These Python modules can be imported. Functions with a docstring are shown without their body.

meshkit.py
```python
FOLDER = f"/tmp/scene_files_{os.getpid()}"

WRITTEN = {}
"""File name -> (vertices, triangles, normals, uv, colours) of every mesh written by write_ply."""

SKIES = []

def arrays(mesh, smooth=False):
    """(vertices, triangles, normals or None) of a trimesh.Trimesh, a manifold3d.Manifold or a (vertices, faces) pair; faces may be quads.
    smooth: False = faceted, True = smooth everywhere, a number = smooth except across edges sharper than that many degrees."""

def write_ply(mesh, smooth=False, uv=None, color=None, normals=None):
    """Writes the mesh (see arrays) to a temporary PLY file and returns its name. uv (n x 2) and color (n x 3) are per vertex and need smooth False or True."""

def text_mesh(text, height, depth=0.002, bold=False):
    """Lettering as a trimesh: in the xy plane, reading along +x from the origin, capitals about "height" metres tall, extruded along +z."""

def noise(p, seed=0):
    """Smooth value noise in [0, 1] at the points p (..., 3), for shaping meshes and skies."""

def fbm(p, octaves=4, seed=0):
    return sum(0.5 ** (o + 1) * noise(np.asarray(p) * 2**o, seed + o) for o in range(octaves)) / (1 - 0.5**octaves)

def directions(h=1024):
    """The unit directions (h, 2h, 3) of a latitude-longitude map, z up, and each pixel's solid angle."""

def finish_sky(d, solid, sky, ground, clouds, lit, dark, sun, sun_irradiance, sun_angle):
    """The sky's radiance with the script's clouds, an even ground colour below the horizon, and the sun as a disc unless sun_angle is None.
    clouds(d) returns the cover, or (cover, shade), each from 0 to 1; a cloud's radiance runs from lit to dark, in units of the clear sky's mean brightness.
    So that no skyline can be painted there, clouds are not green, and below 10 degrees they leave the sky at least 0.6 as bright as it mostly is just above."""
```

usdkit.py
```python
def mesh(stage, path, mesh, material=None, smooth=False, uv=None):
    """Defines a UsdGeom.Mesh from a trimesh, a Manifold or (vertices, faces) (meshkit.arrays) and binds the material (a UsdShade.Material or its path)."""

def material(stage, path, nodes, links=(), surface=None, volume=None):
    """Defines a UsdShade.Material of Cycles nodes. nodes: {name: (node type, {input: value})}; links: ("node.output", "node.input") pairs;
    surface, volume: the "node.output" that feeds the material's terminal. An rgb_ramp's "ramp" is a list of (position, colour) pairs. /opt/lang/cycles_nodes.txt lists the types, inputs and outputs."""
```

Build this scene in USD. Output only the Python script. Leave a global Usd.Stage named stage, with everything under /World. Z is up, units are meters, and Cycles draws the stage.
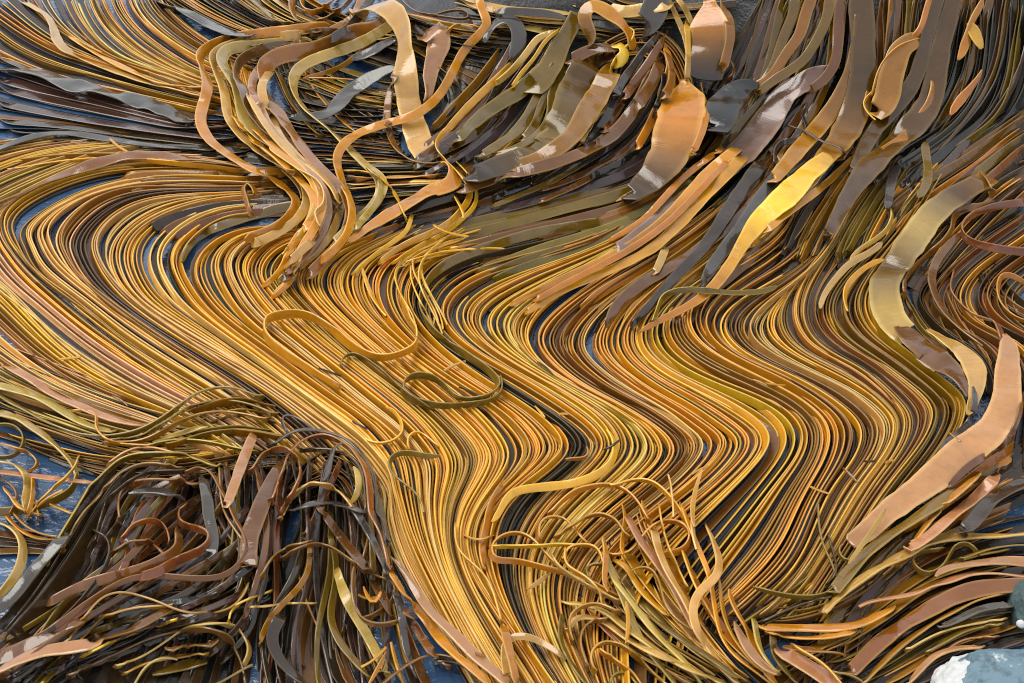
import math, random
import numpy as np
from scipy.interpolate import CubicSpline, PchipInterpolator
from scipy.ndimage import gaussian_filter1d, maximum_filter1d
import usdkit, meshkit
from pxr import Usd, UsdGeom, UsdLux, UsdShade, Gf, Sdf, Vt

stage = Usd.Stage.CreateInMemory()
UsdGeom.Xform.Define(stage, '/World')
# ---------------------------------------------------------------- camera, sky, sun, exposure
CAM_H, PITCH, FOC, EXPOSURE = 2.73, math.radians(38), 50.0, 0.04
cam = UsdGeom.Camera.Define(stage, '/World/camera')
cam.CreateHorizontalApertureAttr(36.0); cam.CreateVerticalApertureAttr(36.0 * 683 / 1024); cam.CreateFocalLengthAttr(FOC)
cam.CreateExposureAttr(EXPOSURE)
cam.AddTranslateOp().Set(Gf.Vec3d(0, 0, CAM_H)); cam.AddRotateXOp().Set(90 - math.degrees(PITCH))
SUN_AZ, SUN_EL = math.radians(-70), math.radians(60)      # azimuth from +y towards +x
sd = np.array([math.sin(SUN_AZ) * math.cos(SUN_EL), math.cos(SUN_AZ) * math.cos(SUN_EL), math.sin(SUN_EL)])
sky_mat = usdkit.material(stage, '/World/Looks/sky_light', {
    'sky': ('sky_texture', {'sky_type': 'single_scattering', 'sun_disc': False, 'sun_elevation': SUN_EL, 'sun_rotation': math.atan2(sd[0], sd[1]), 'aerosol_density': 1.5}),
    'tc': ('texture_coordinate', {}),
    'mp': ('mapping', {'scale': (1, 1, 2.2)}),
    'cl': ('noise_texture', {'scale': 2.2, 'detail': 5.0, 'roughness': 0.55}),
    'rp': ('rgb_ramp', {'ramp': [(0.0, (0, 0, 0)), (0.52, (0, 0, 0)), (0.61, (1, 1, 1)), (1.0, (1, 1, 1))]}),
    'mx': ('mix_color', {'b': (7.5, 7.9, 8.6)}),
    'bg': ('background_shader', {'strength': 0.13})},
    [('tc.generated', 'mp.vector'), ('mp.vector', 'cl.vector'), ('cl.fac', 'rp.fac'), ('sky.color', 'mx.a'), ('rp.alpha', 'mx.fac'), ('mx.result', 'bg.color')], surface='bg.background')
dome = UsdLux.DomeLight.Define(stage, '/World/sky'); dome.CreateIntensityAttr(1.0)
UsdShade.MaterialBindingAPI.Apply(dome.GetPrim()).Bind(sky_mat)
dome.GetPrim().SetCustomDataByKey('kind', 'structure')
sun = UsdLux.DistantLight.Define(stage, '/World/sun')
sun.CreateIntensityAttr(0.75); sun.CreateAngleAttr(45.0); sun.CreateNormalizeAttr(True); sun.CreateColorAttr(Gf.Vec3f(1, 0.97, 0.91))
z_ = Gf.Vec3d(*sd); sun.AddTransformOp().Set(Gf.Matrix4d().SetRotate(Gf.Rotation(Gf.Vec3d(0, 0, 1), z_)))

rng = np.random.default_rng(7)
F_PX = 1024 * FOC / 36.0
CP, SP = math.cos(PITCH), math.sin(PITCH)
def sstep(a, b, x):
    t = np.clip((x - a) / (b - a), 0, 1); return t * t * (3 - 2 * t)
# ---------------------------------------------------------------- the rock ledge that the kelp hangs over, in metres
def terrain(x, y):
    x = np.asarray(x, float); y = np.asarray(y, float)
    base = 4.72 - 0.10 * sstep(0.3, 1.6, x) + 0.07 * np.sin(x * 3.1 + 0.5)
    amp = sstep(-0.75, 0.15, x) * (0.62 + 0.22 * sstep(0.5, 1.4, x))
    return amp * sstep(base, base + 0.85, y)
def rays(px):
    px = np.asarray(px, float)
    a, b = (px[..., 0] - 512) / F_PX, (341.5 - px[..., 1]) / F_PX
    d = np.stack([a, CP + b * SP, -SP + b * CP], -1)
    return d / np.linalg.norm(d, axis=-1, keepdims=True)
def place(px, off):
    """The points of the place that the directions px look at, at the height off above water or rock."""
    d = rays(px); off = np.broadcast_to(np.asarray(off, float), d.shape[:-1])
    t0 = (CAM_H - 1.05) / -d[..., 2]; t1 = (CAM_H + 0.15) / -d[..., 2]
    lo, hi = t0.copy(), t1.copy(); done = np.zeros(t0.shape, bool); prev = t0.copy()
    for k in range(1, 61):
        t = t0 + (t1 - t0) * k / 60
        hit = (CAM_H + d[..., 2] * t < terrain(d[..., 0] * t, d[..., 1] * t) + off) & ~done
        lo = np.where(hit, prev, lo); hi = np.where(hit, t, hi); done |= hit; prev = t
    for _ in range(14):
        m = (lo + hi) / 2
        under = CAM_H + d[..., 2] * m < terrain(d[..., 0] * m, d[..., 1] * m) + off
        hi = np.where(under, m, hi); lo = np.where(under, lo, m)
    p = d * hi[..., None]; p[..., 2] += CAM_H
    return p
def mm(p):
    """Metres per pixel of the photograph at a point."""
    return ((p[..., 1] * CP + (CAM_H - p[..., 2]) * SP)) / F_PX
def ground_normal(p):
    e = 0.02
    gx = (terrain(p[..., 0] + e, p[..., 1]) - terrain(p[..., 0] - e, p[..., 1])) / (2 * e)
    gy = (terrain(p[..., 0], p[..., 1] + e) - terrain(p[..., 0], p[..., 1] - e)) / (2 * e)
    n = np.stack([-gx, -gy, np.ones_like(gx)], -1)
    return n / np.linalg.norm(n, axis=-1, keepdims=True)

# ---------------------------------------------------------------- materials
def kelp_material(name, stria, rough, wet, sss, freq=90.0, spec=0.5, coat=0.15):
    return usdkit.material(stage, '/World/Looks/' + name, {
        'at': ('attribute', {'attribute': 'tint'}),
        'uv': ('texture_coordinate', {}), 'geo': ('geometry', {}),
        'sep': ('separate_xyz', {}),
        # blotches of pigment
        'n1': ('noise_texture', {'scale': 16.0, 'detail': 4.0, 'roughness': 0.6}),
        'r1': ('rgb_ramp', {'ramp': [(0.0, (0.62, 0.58, 0.50)), (0.5, (1, 1, 1)), (1.0, (1.22, 1.25, 1.3))]}),
        'm1': ('mix_color', {'blend_type': 'multiply', 'fac': 1.0, 'use_clamp_result': False}),
        'n4': ('noise_texture', {'scale': 420.0, 'detail': 2.0}),
        'r4': ('rgb_ramp', {'ramp': [(0.0, (0.5, 0.45, 0.4)), (0.33, (0.8, 0.78, 0.75)), (0.45, (1, 1, 1)), (1.0, (1.06, 1.06, 1.06))]}),
        'm4': ('mix_color', {'blend_type': 'multiply', 'fac': 0.6}),
        # cross ridges along the length
        'mu': ('mapping', {'scale': (freq, 6.0, 1.0)}),
        'n2': ('noise_texture', {'scale': 1.0, 'detail': 3.0, 'roughness': 0.6}),
        'n3': ('noise_texture', {'scale': 60.0, 'detail': 3.0}),
        'r2': ('rgb_ramp', {'ramp': [(0.0, (0.70, 0.68, 0.64)), (0.42, (0.94, 0.93, 0.92)), (0.6, (1, 1, 1)), (1.0, (1.12, 1.12, 1.12))]}),
        'm2': ('mix_color', {'blend_type': 'multiply', 'fac': min(1.0, stria * 1.6)}),
        'b2': ('bump', {'strength': stria, 'distance': 0.004}),
        'b3': ('bump', {'strength': 0.22, 'distance': 0.004}),
        # film of water: smooth patches with ragged rims
        'mw': ('mapping', {'scale': (9.0, 5.0, 1.0)}),
        'nw': ('noise_texture', {'scale': 7.0, 'detail': 6.0, 'roughness': 0.65}),
        'rw': ('rgb_ramp', {'ramp': [(0.0, (1, 1, 1)), (0.46, (0.85, 0.85, 0.85)), (0.54, (0.12, 0.12, 0.12)), (1.0, (0, 0, 0))]}),
        'rr': ('map_range', {'from_min': 0.0, 'from_max': 1.0, 'to_min': wet, 'to_max': rough}),
        'p': ('principled_bsdf', {'ior': 1.45, 'specular_ior_level': spec, 'subsurface_weight': sss, 'subsurface_scale': 0.004, 'subsurface_radius': (1.0, 0.45, 0.08), 'coat_weight': coat, 'coat_roughness': 0.12, 'coat_ior': 1.55}),
    }, [('geo.position', 'n1.vector'), ('n1.fac', 'r1.fac'), ('at.color', 'm1.a'), ('r1.color', 'm1.b'),
        ('geo.position', 'n4.vector'), ('n4.fac', 'r4.fac'), ('m1.result', 'm4.a'), ('r4.color', 'm4.b'), ('m4.result', 'm2.a'), ('n2.fac', 'r2.fac'), ('r2.color', 'm2.b'), ('m2.result', 'p.base_color'),
        ('uv.UV', 'mu.vector'), ('mu.vector', 'n2.vector'), ('geo.position', 'n3.vector'), ('n2.fac', 'b2.height'), ('n3.fac', 'b3.height'), ('b2.normal', 'b3.normal'), ('b3.normal', 'p.normal'),
        ('geo.position', 'nw.vector'), ('nw.fac', 'rw.fac'), ('rw.alpha', 'rr.value') if False else ('rw.color', 'rr.value'), ('rr.result', 'p.roughness'), ('rr.result', 'p.coat_roughness')], surface='p.BSDF')
M_RIB = kelp_material('kelp_ribbon_skin', 0.22, 0.27, 0.12, 0.0, freq=70, coat=0.05, spec=0.4)
M_STRAP = kelp_material('kelp_strap_skin', 0.32, 0.17, 0.06, 0.0, freq=75, coat=0.2, spec=0.45)
M_BLADE = kelp_material('kelp_blade_skin', 0.34, 0.16, 0.05, 0.0, freq=85, coat=0.4, spec=0.5)
M_WATER = usdkit.material(stage, '/World/Looks/sea_water', {
    'geo': ('geometry', {}), 'mp': ('mapping', {'scale': (1, 1.6, 1)}),
    'n': ('noise_texture', {'scale': 16.0, 'detail': 4.0, 'roughness': 0.55, 'distortion': 0.6}),
    'b': ('bump', {'strength': 0.35, 'distance': 0.02}),
    'p': ('principled_bsdf', {'base_color': (0.030, 0.068, 0.135), 'roughness': 0.07, 'ior': 1.34, 'specular_ior_level': 0.6, 'coat_weight': 1.0, 'coat_roughness': 0.05, 'coat_ior': 1.45})},
    [('geo.position', 'mp.vector'), ('mp.vector', 'n.vector'), ('n.fac', 'b.height'), ('b.normal', 'p.normal'), ('b.normal', 'p.coat_normal')], surface='p.BSDF')
M_ROCK = usdkit.material(stage, '/World/Looks/wet_dark_rock', {
    'geo': ('geometry', {}), 'n': ('noise_texture', {'scale': 9.0, 'detail': 8.0, 'roughness': 0.65}),
    'r': ('rgb_ramp', {'ramp': [(0.0, (0.006, 0.006, 0.007)), (0.5, (0.018, 0.016, 0.015)), (1.0, (0.05, 0.045, 0.04))]}),
    'b': ('bump', {'strength': 0.8, 'distance': 0.03}), 'p': ('principled_bsdf', {'roughness': 0.35})},
    [('geo.position', 'n.vector'), ('n.fac', 'r.fac'), ('r.color', 'p.base_color'), ('n.fac', 'b.height'), ('b.normal', 'p.normal')], surface='p.BSDF')

# ---------------------------------------------------------------- prims
used = {}
def prim_path(name, parent='/World'):
    k = used.get((parent, name), 0); used[(parent, name)] = k + 1
    return f'{parent}/{name}' + (f'_{k:03d}' if k else '')
def tag(p, label=None, cat=None, group=None, kind=None):
    p = p.GetPrim() if hasattr(p, 'GetPrim') else p
    for k, v in (('label', label), ('category', cat), ('group', group), ('kind', kind)):
        if v: p.SetCustomDataByKey(k, v)
    return p
def smooth_normals(v, f):
    n = np.zeros_like(v); fn = np.cross(v[f[:, 1]] - v[f[:, 0]], v[f[:, 2]] - v[f[:, 0]])
    for k in range(3):
        for c in range(3): n[:, c] += np.bincount(f[:, k], fn[:, c], len(v))
    return n / np.maximum(np.linalg.norm(n, axis=1, keepdims=True), 1e-12)
def put(path, v, f, uv, tint, mat):
    m = UsdGeom.Mesh.Define(stage, path)
    m.CreatePointsAttr(Vt.Vec3fArray.FromNumpy(v.astype(np.float32)))
    m.CreateFaceVertexCountsAttr(Vt.IntArray.FromNumpy(np.full(len(f), 3, np.int32)))
    m.CreateFaceVertexIndicesAttr(Vt.IntArray.FromNumpy(f.astype(np.int32).ravel()))
    m.CreateSubdivisionSchemeAttr('none')
    m.CreateNormalsAttr(Vt.Vec3fArray.FromNumpy(smooth_normals(v, f).astype(np.float32))); m.SetNormalsInterpolation('vertex')
    pv = UsdGeom.PrimvarsAPI(m)
    pv.CreatePrimvar('st', Sdf.ValueTypeNames.TexCoord2fArray, 'vertex').Set(Vt.Vec2fArray.FromNumpy(uv.astype(np.float32)))
    pv.CreatePrimvar('tint', Sdf.ValueTypeNames.Color3fArray, 'vertex').Set(Vt.Vec3fArray.FromNumpy(tint.astype(np.float32)))
    UsdShade.MaterialBindingAPI.Apply(m.GetPrim()).Bind(mat)
    return m
A4, T4 = np.array([-.5, -.465, -.37, .37, .465, .5]), np.array([.22, .74, 1, 1, .74, .22])
A8, T8 = np.array([-.5, -.47, -.34, -.12, .12, .34, .47, .5]), np.array([.35, .9, 1, 1.05, 1.05, 1, .9, .35])
def band(P, phi, w, t, col, wide=False, curl=0.0, edge=None, seed=0, ripple=0.0, worn=0.045):
    """A closed strip: centre line P, phi the tilt of its width from the ground (radians), w its width, t its thickness, col its pigment."""
    N = len(P); w = np.broadcast_to(w, N).astype(float); t = np.broadcast_to(t, N).astype(float); phi = np.broadcast_to(phi, N)
    T = np.gradient(P, axis=0); T /= np.maximum(np.linalg.norm(T, axis=1, keepdims=True), 1e-9)
    up = ground_normal(P); b = np.cross(T, up); b /= np.maximum(np.linalg.norm(b, axis=1, keepdims=True), 1e-6)
    n = np.cross(b, T)
    W = np.cos(phi)[:, None] * b + np.sin(phi)[:, None] * n
    Nn = -np.sin(phi)[:, None] * b + np.cos(phi)[:, None] * n
    A, Th = (A8, T8) if wide else (A4, T4)
    m = len(A); s = np.concatenate([[0], np.cumsum(np.linalg.norm(np.diff(P, axis=0), axis=1))])
    a = np.concatenate([A, A[::-1]]); th = np.concatenate([Th, -Th[::-1]]) * 0.5
    lat = a[None, :] * w[:, None]; nor = th[None, :] * t[:, None]
    if curl: nor = nor - curl * w[:, None] * (a[None, :] ** 2) * 4 * 0.25
    if ripple:
        q = np.stack(np.broadcast_arrays(s[:, None] * 16 + seed * 7.1, a[None, :] * 3.0, np.full((N, 2 * m), seed * 3.3)), -1)
        nor = nor + ripple * (meshkit.noise(q, seed) - 0.5) * (0.4 + 2.4 * np.abs(a[None, :]))
        e = (meshkit.noise(np.stack([s * 22, s * 0 + seed, s * 0], -1), seed + 5) - 0.5)
        lat = lat * (1 + 0.10 * e[:, None])
        if w.max() > 0.04:      # worn rims
            for sg, o in ((1, 11), (-1, 23)):
                nk = meshkit.fbm(np.stack([s * 70, s * 0 + seed, s * 0 + o], -1), 3, seed + o) - 0.5
                lat = lat * (1 + (a[None, :] * sg > 0.4) * worn * nk[:, None])
    v = P[:, None, :] + lat[..., None] * W[:, None, :] + nor[..., None] * Nn[:, None, :]
    M = 2 * m
    i = (np.arange(N - 1)[:, None] * M + np.arange(M)[None, :]); j = (np.arange(N - 1)[:, None] * M + (np.arange(M) + 1)[None, :] % M)
    f = np.concatenate([np.stack([i, j, j + M], -1).reshape(-1, 3), np.stack([i, j + M, i + M], -1).reshape(-1, 3)])
    caps = []
    for base, fl in ((0, 1), ((N - 1) * M, -1)):
        for k in range(m - 1):
            q = [base + k, base + M - 1 - k, base + M - 2 - k, base + k + 1]
            caps += [q[:3][::fl], [q[0], q[2], q[3]][::fl]]
    f = np.concatenate([f, np.array(caps)])
    f = f[:, ::-1]
    col = np.asarray(col, float); col = np.broadcast_to(col, (N, 3))
    lum = np.clip(col.max(1, keepdims=True) / 0.30, 0.10, 1) * 0.38; edge = np.minimum((1 - lum) * col * np.array([1.5, 1.65, 2.0]) + lum * np.array([.62, .44, .14]), 0.75) if edge is None else np.broadcast_to(edge, (N, 3))  # margins: naturally paler kelp edge, with rim light put into the colour too
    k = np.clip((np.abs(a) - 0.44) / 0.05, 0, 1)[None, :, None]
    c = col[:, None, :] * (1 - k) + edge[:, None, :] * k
    uv = np.stack([np.broadcast_to(s[:, None], (N, M)), lat + seed * 0.37], -1)
    return v.reshape(-1, 3), f, uv.reshape(-1, 2), c.reshape(-1, 3).copy()
def join(parts):
    V, Fc, U, C, o = [], [], [], [], 0
    for v, f, u, c in parts:
        V.append(v); Fc.append(f + o); U.append(u); C.append(c); o += len(v)
    return np.concatenate(V), np.concatenate(Fc), np.concatenate(U), np.concatenate(C)
# a record of how high the heap stands, so that what is laid later rests on what is there
GX0, GY0, CELL = -2.9, 1.5, 0.006
GNX, GNY = int(5.8 / CELL), int(5.4 / CELL)
heap = np.zeros((GNX, GNY))
def cells(p): return np.clip(((p[..., 0] - GX0) / CELL).astype(int), 0, GNX - 1), np.clip(((p[..., 1] - GY0) / CELL).astype(int), 0, GNY - 1)
def lay(v):
    i, j = cells(v); np.maximum.at(heap, (i, j), v[:, 2] - terrain(v[:, 0], v[:, 1]))
def rests_at(P, half):
    T = np.gradient(P[:, :2], axis=0); T /= np.maximum(np.linalg.norm(T, axis=1, keepdims=True), 1e-9)
    b = np.stack([T[:, 1], -T[:, 0]], -1); h = np.zeros(len(P))
    for k in np.linspace(-1, 1, 5):
        q = P[:, :2] + b * (half * k); h = np.maximum(h, heap[cells(q)])
    return h
def spline(pts, step=None, n=None):
    """A smooth line through pts; returned as n evenly spaced points."""
    pts = np.asarray(pts, float)
    c = np.concatenate([[0], np.cumsum(np.maximum(np.linalg.norm(np.diff(pts[:, :2], axis=0), axis=1), 1e-3) ** 0.6)])
    fine = CubicSpline(c, pts)(np.linspace(0, c[-1], 30 * len(pts)))
    s = np.concatenate([[0], np.cumsum(np.linalg.norm(np.diff(fine[:, :2], axis=0), axis=1))])
    n = n or max(6, int(s[-1] / step))
    t = np.linspace(0, s[-1], n)
    return np.stack([np.interp(t, s, fine[:, k]) for k in range(pts.shape[1])], -1)
def even(P, ds):
    s = np.concatenate([[0], np.cumsum(np.linalg.norm(np.diff(P, axis=0), axis=1))])
    t = np.linspace(0, s[-1], max(8, int(s[-1] / ds)))
    return np.stack([np.interp(t, s, P[:, k]) for k in range(P.shape[1])], -1), t
PIG = dict(gold=(.44, .180, .006), yellow=(.54, .265, .010), orange=(.36, .125, .005), tan=(.42, .225, .05), pink=(.33, .145, .055), olive=(.11, .062, .005), khaki=(.34, .215, .042),
           brown=(.10, .038, .007), red=(.15, .040, .008), dark=(.024, .013, .005), black=(.006, .005, .004), bronze=(.058, .026, .002), plum=(.050, .024, .015), grey=(.045, .036, .028), amber=(.20, .078, .003), chestnut=(.15, .052, .006), lemon=(.68, .40, .025))
def pig(name, r=rng, amt=0.16):
    c = np.array(PIG[name]) * np.exp(r.normal(0, amt)) * np.exp(r.normal(0, amt * 0.4, 3)); return np.minimum(c, 0.8)
under_parts = []
# ---------------------------------------------------------------- packs of ribbons lying side by side
def pts_of(s): return [tuple(float(q) for q in p.split(',')) for p in s.split()]
def family(guides, name, cat, mat, pitch, widths, thick, colour, say, ref, gaps=(), base=0.0, clump=1.0, wander=1.0, flat=None, ds=0.020, max_individual=999, under=True, lean=1, jitter=0.008, ends=(0.0, 0.0), lift=None, reg=True, seed=0, rounded=False, same=0.35):
    r = np.random.default_rng(100 + seed)
    G = [pts_of(g) if isinstance(g, str) else g for g in guides]; K = max(len(g) for g in G)
    G = np.array([g if len(g) == K else spline(g, n=K) for g in G], float)                            # (guide, stage, 2)
    if rounded:
        G[:19, -1] += 0.55 * (G[:19, -1] - G[:19, -2])      # keep the right-hand bends round
        q = G; G = np.concatenate([q[:, :8], q[:, 7:8] * .48 + q[:, 8:9] * .52 + [3, -2], q[:, 8:9] + [1, 0], q[:, 8:9] * .74 + q[:, 9:10] * .26 + [5, 1], q[:, 8:9] * .42 + q[:, 9:10] * .58 + [3, 2], q[:, 9:10] + [-2, 2], q[:, 10:]], 1)
    seg = np.linalg.norm(np.diff(G, axis=1), axis=2).mean(0) ** 0.6
    c = np.concatenate([[0], np.cumsum(seg)]); tt = np.linspace(0, c[-1], 260)
    fine = CubicSpline(c, G, axis=1)(tt)                                                              # (guide, 260, 2)
    if rounded: fine = gaussian_filter1d(fine, 5.5, axis=1, mode='nearest')
    across = PchipInterpolator(np.arange(len(G)), fine, axis=0) if len(G) > 2 else (lambda u: fine[0] + (fine[1] - fine[0]) * np.asarray(u)[:, None, None])
    us, u = [], 0.0
    w_here = 0.0
    run = r.integers(2, 6)
    for g in range(len(G) - 1):
        if g in gaps: continue
        D = np.linalg.norm(G[g + 1, ref] - G[g, ref])
        x = 0.25 * pitch
        while x < D - 0.1 * pitch:
            us.append(g + x / D)
            run -= 1
            if run <= 0: x += pitch * (1 + clump * r.uniform(0.4, 1.5)); run = r.integers(1, 8)
            else: x += pitch * (1 - 0.34 * min(clump, 1)) * r.uniform(0.85, 1.15)
        if (g + 1) in gaps: us.append(g + 1.0)
    us = np.array(us); S = len(us)
    px = across(us)
    sm = gaussian_filter1d(r.normal(0, 1, (S, 260)), 22, axis=1) * 6.5
    sm2 = gaussian_filter1d(r.normal(0, 1, (S, 260)), 30, axis=1) * 7.5
    wd = r.uniform(*widths, S) * 0.001
    big = r.random(S) < 0.10; wd = np.where(big, wd * 1.35, wd)
    P0 = place(px, base + 0.012)
    scale = mm(P0)
    T = np.gradient(P0, axis=1); T /= np.maximum(np.linalg.norm(T, axis=2, keepdims=True), 1e-9)
    nb = np.concatenate([P0[1:] - P0[:-1], P0[-1:] - P0[-2:-1]]) if S > 1 else np.full_like(P0, .02)
    nb = nb - (nb * T).sum(-1, keepdims=True) * T
    d = np.clip(np.linalg.norm(nb, axis=-1), 0.001, 0.06)
    d = gaussian_filter1d(np.minimum(d, 0.05), 4, axis=1)
    th = thick * 0.001 * r.uniform(0.85, 1.2, S)
    if flat is None:
        ln = np.arcsin(np.clip((d - th[:, None]) / wd[:, None], 0.03, 0.62)) * 0.8 + 0.09 * sm2
        phi = np.pi / 2 + lean * ln
    else:
        phi = np.radians(flat) * (1 + 0.4 * sm2) + 0.1 * sm
    z = base + 0.5 * wd[:, None] * np.abs(np.sin(phi)) * 0.92 + jitter * sm + jitter * 0.8 * r.normal(0, 1, S)[:, None]
    if lift is not None: z = z + lift(us)[:, None] if callable(lift) else z + lift
    z = np.maximum(z, 0.002)
    along = np.concatenate([np.zeros((S, 1)), np.cumsum(np.linalg.norm(np.diff(P0, axis=1), axis=2), axis=1)], 1)
    dive = r.uniform(0.05, 0.13, (S, 1)); skip = r.uniform(0, 0.06, (S, 1)) * (along[:, -1:] > 0.5)
    down = np.maximum(1 - sstep(skip, skip + dive, along), 1 - sstep(skip, skip + dive, along[:, -1:] - along))
    if flat is not None:
        up_ = np.maximum(1 - sstep(skip, skip + 2.2 * dive, along), 1 - sstep(skip, skip + 2.2 * dive, along[:, -1:] - along))
        phi = phi * (1 - up_) + 1.4 * up_
    z = z * (1 - down) - 0.04 * down
    # ribbons weave a little about their lane
    side = np.cross(T, np.array([0, 0, 1.0]))
    P0 = place(px, z) + side * (sm * 0.0026 * wander)[..., None]
    cols, order = [], np.argsort(-(scale.mean(1) ** -1 * wd * np.linalg.norm(np.diff(px, axis=1), axis=2).sum(1)))
    keep = set(order[:max_individual].tolist()); rest = []
    for k in range(S):
        a0, a1 = (int(260 * r.uniform(0, e)) for e in ends); 
        sl = slice(a0, 260 - a1)
        P, s = even(np.concatenate([P0[k, sl], phi[k, sl, None]], 1)[:, :3], ds)
        q = np.linspace(0, 1, len(P)); ph = np.interp(q, np.linspace(0, 1, len(phi[k, sl])), phi[k, sl])
        L = s[-1]
        end = np.clip(np.minimum(s / 0.05, (L - s) / 0.16), 0.12, 1) ** 0.7
        w = wd[k] * end * (1 + 0.10 * gaussian_filter1d(r.normal(0, 1, len(P)), 8) * 5)
        if k == 0 or r.random() > same: cn, cc0 = colour(us[k], px[k, len(px[k]) // 3], r)
        cc = np.minimum(cc0 * np.exp(r.normal(0, .13)) * np.exp(r.normal(0, .05, 3)), .8)
        tone = 1 + 0.10 * gaussian_filter1d(r.normal(0, 1, len(P)), 6) * 4
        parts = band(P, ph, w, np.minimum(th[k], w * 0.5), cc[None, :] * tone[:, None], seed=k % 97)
        if reg: lay(parts[0])
        if k in keep:
            m = put(prim_path(name), *parts, mat)
            lab, grp = say(us[k], px[k], cn)
            t3 = np.quantile(wd, [.3, .75]); cl = 'slim' if wd[k] < t3[0] else 'wide' if wd[k] > t3[1] else ''
            lab, grp = ((lab.replace('narrow', cl), cl + ' ' + grp) if 'narrow' in lab else (cl + ' ' + lab, cl + ' ' + grp)) if cl else (lab, grp)
            tag(m, lab, cat, grp)
        else: rest.append(parts)
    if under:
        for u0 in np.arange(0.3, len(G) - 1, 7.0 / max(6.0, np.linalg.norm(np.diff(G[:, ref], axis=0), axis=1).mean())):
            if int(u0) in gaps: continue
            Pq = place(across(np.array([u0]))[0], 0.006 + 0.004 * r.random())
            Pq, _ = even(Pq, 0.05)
            under_parts.append(band(Pq, r.normal(0.2, .25, 1)[0], 0.030, 0.004, pig(r.choice(['dark', 'black', 'dark', 'brown']), r)))  # added dark under-layer; shade of the gaps is put into its colour
    return rest, us, px
def choose(r, names): 
    n = r.choice(names); return n, pig(n, r)
WORD = dict(gold='golden', yellow='yellow', lemon='pale yellow', orange='orange', tan='tan', pink='pinkish tan', olive='olive', khaki='khaki', brown='brown', red='red-brown', dark='dark brown', black='near-black', bronze='bronze', plum='purple-brown', grey='grey', amber='amber', chestnut='chestnut')

# the sea
W = usdkit.mesh(stage, '/World/sea_water', (np.array([[-150, -100, 0], [150, -100, 0], [150, 300, 0], [-150, 300, 0]], float), np.array([[0, 1, 2], [0, 2, 3]])), M_WATER)
tag(W, 'dark blue rippled sea water showing between the kelp', None, None, 'structure')
# the ledge
gx, gy = np.meshgrid(np.linspace(-1.6, 6.0, 230), np.linspace(4.3, 9.5, 150), indexing='ij')
gz = terrain(gx, gy) - 0.05 + 0.05 * (meshkit.fbm(np.stack([gx * 4, gy * 4, gx * 0], -1), 4, 3) - 0.5)
gv = np.stack([gx, gy, gz], -1).reshape(-1, 3); ii = (np.arange(229)[:, None] * 150 + np.arange(149)[None, :]).ravel()
gf = np.concatenate([np.stack([ii, ii + 150, ii + 151], 1), np.stack([ii, ii + 151, ii + 1], 1)])
tag(usdkit.mesh(stage, '/World/rock_ledge', (gv, gf), M_ROCK, smooth=True), 'black wet rock ledge under the hanging kelp', None, None, 'structure')

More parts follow.
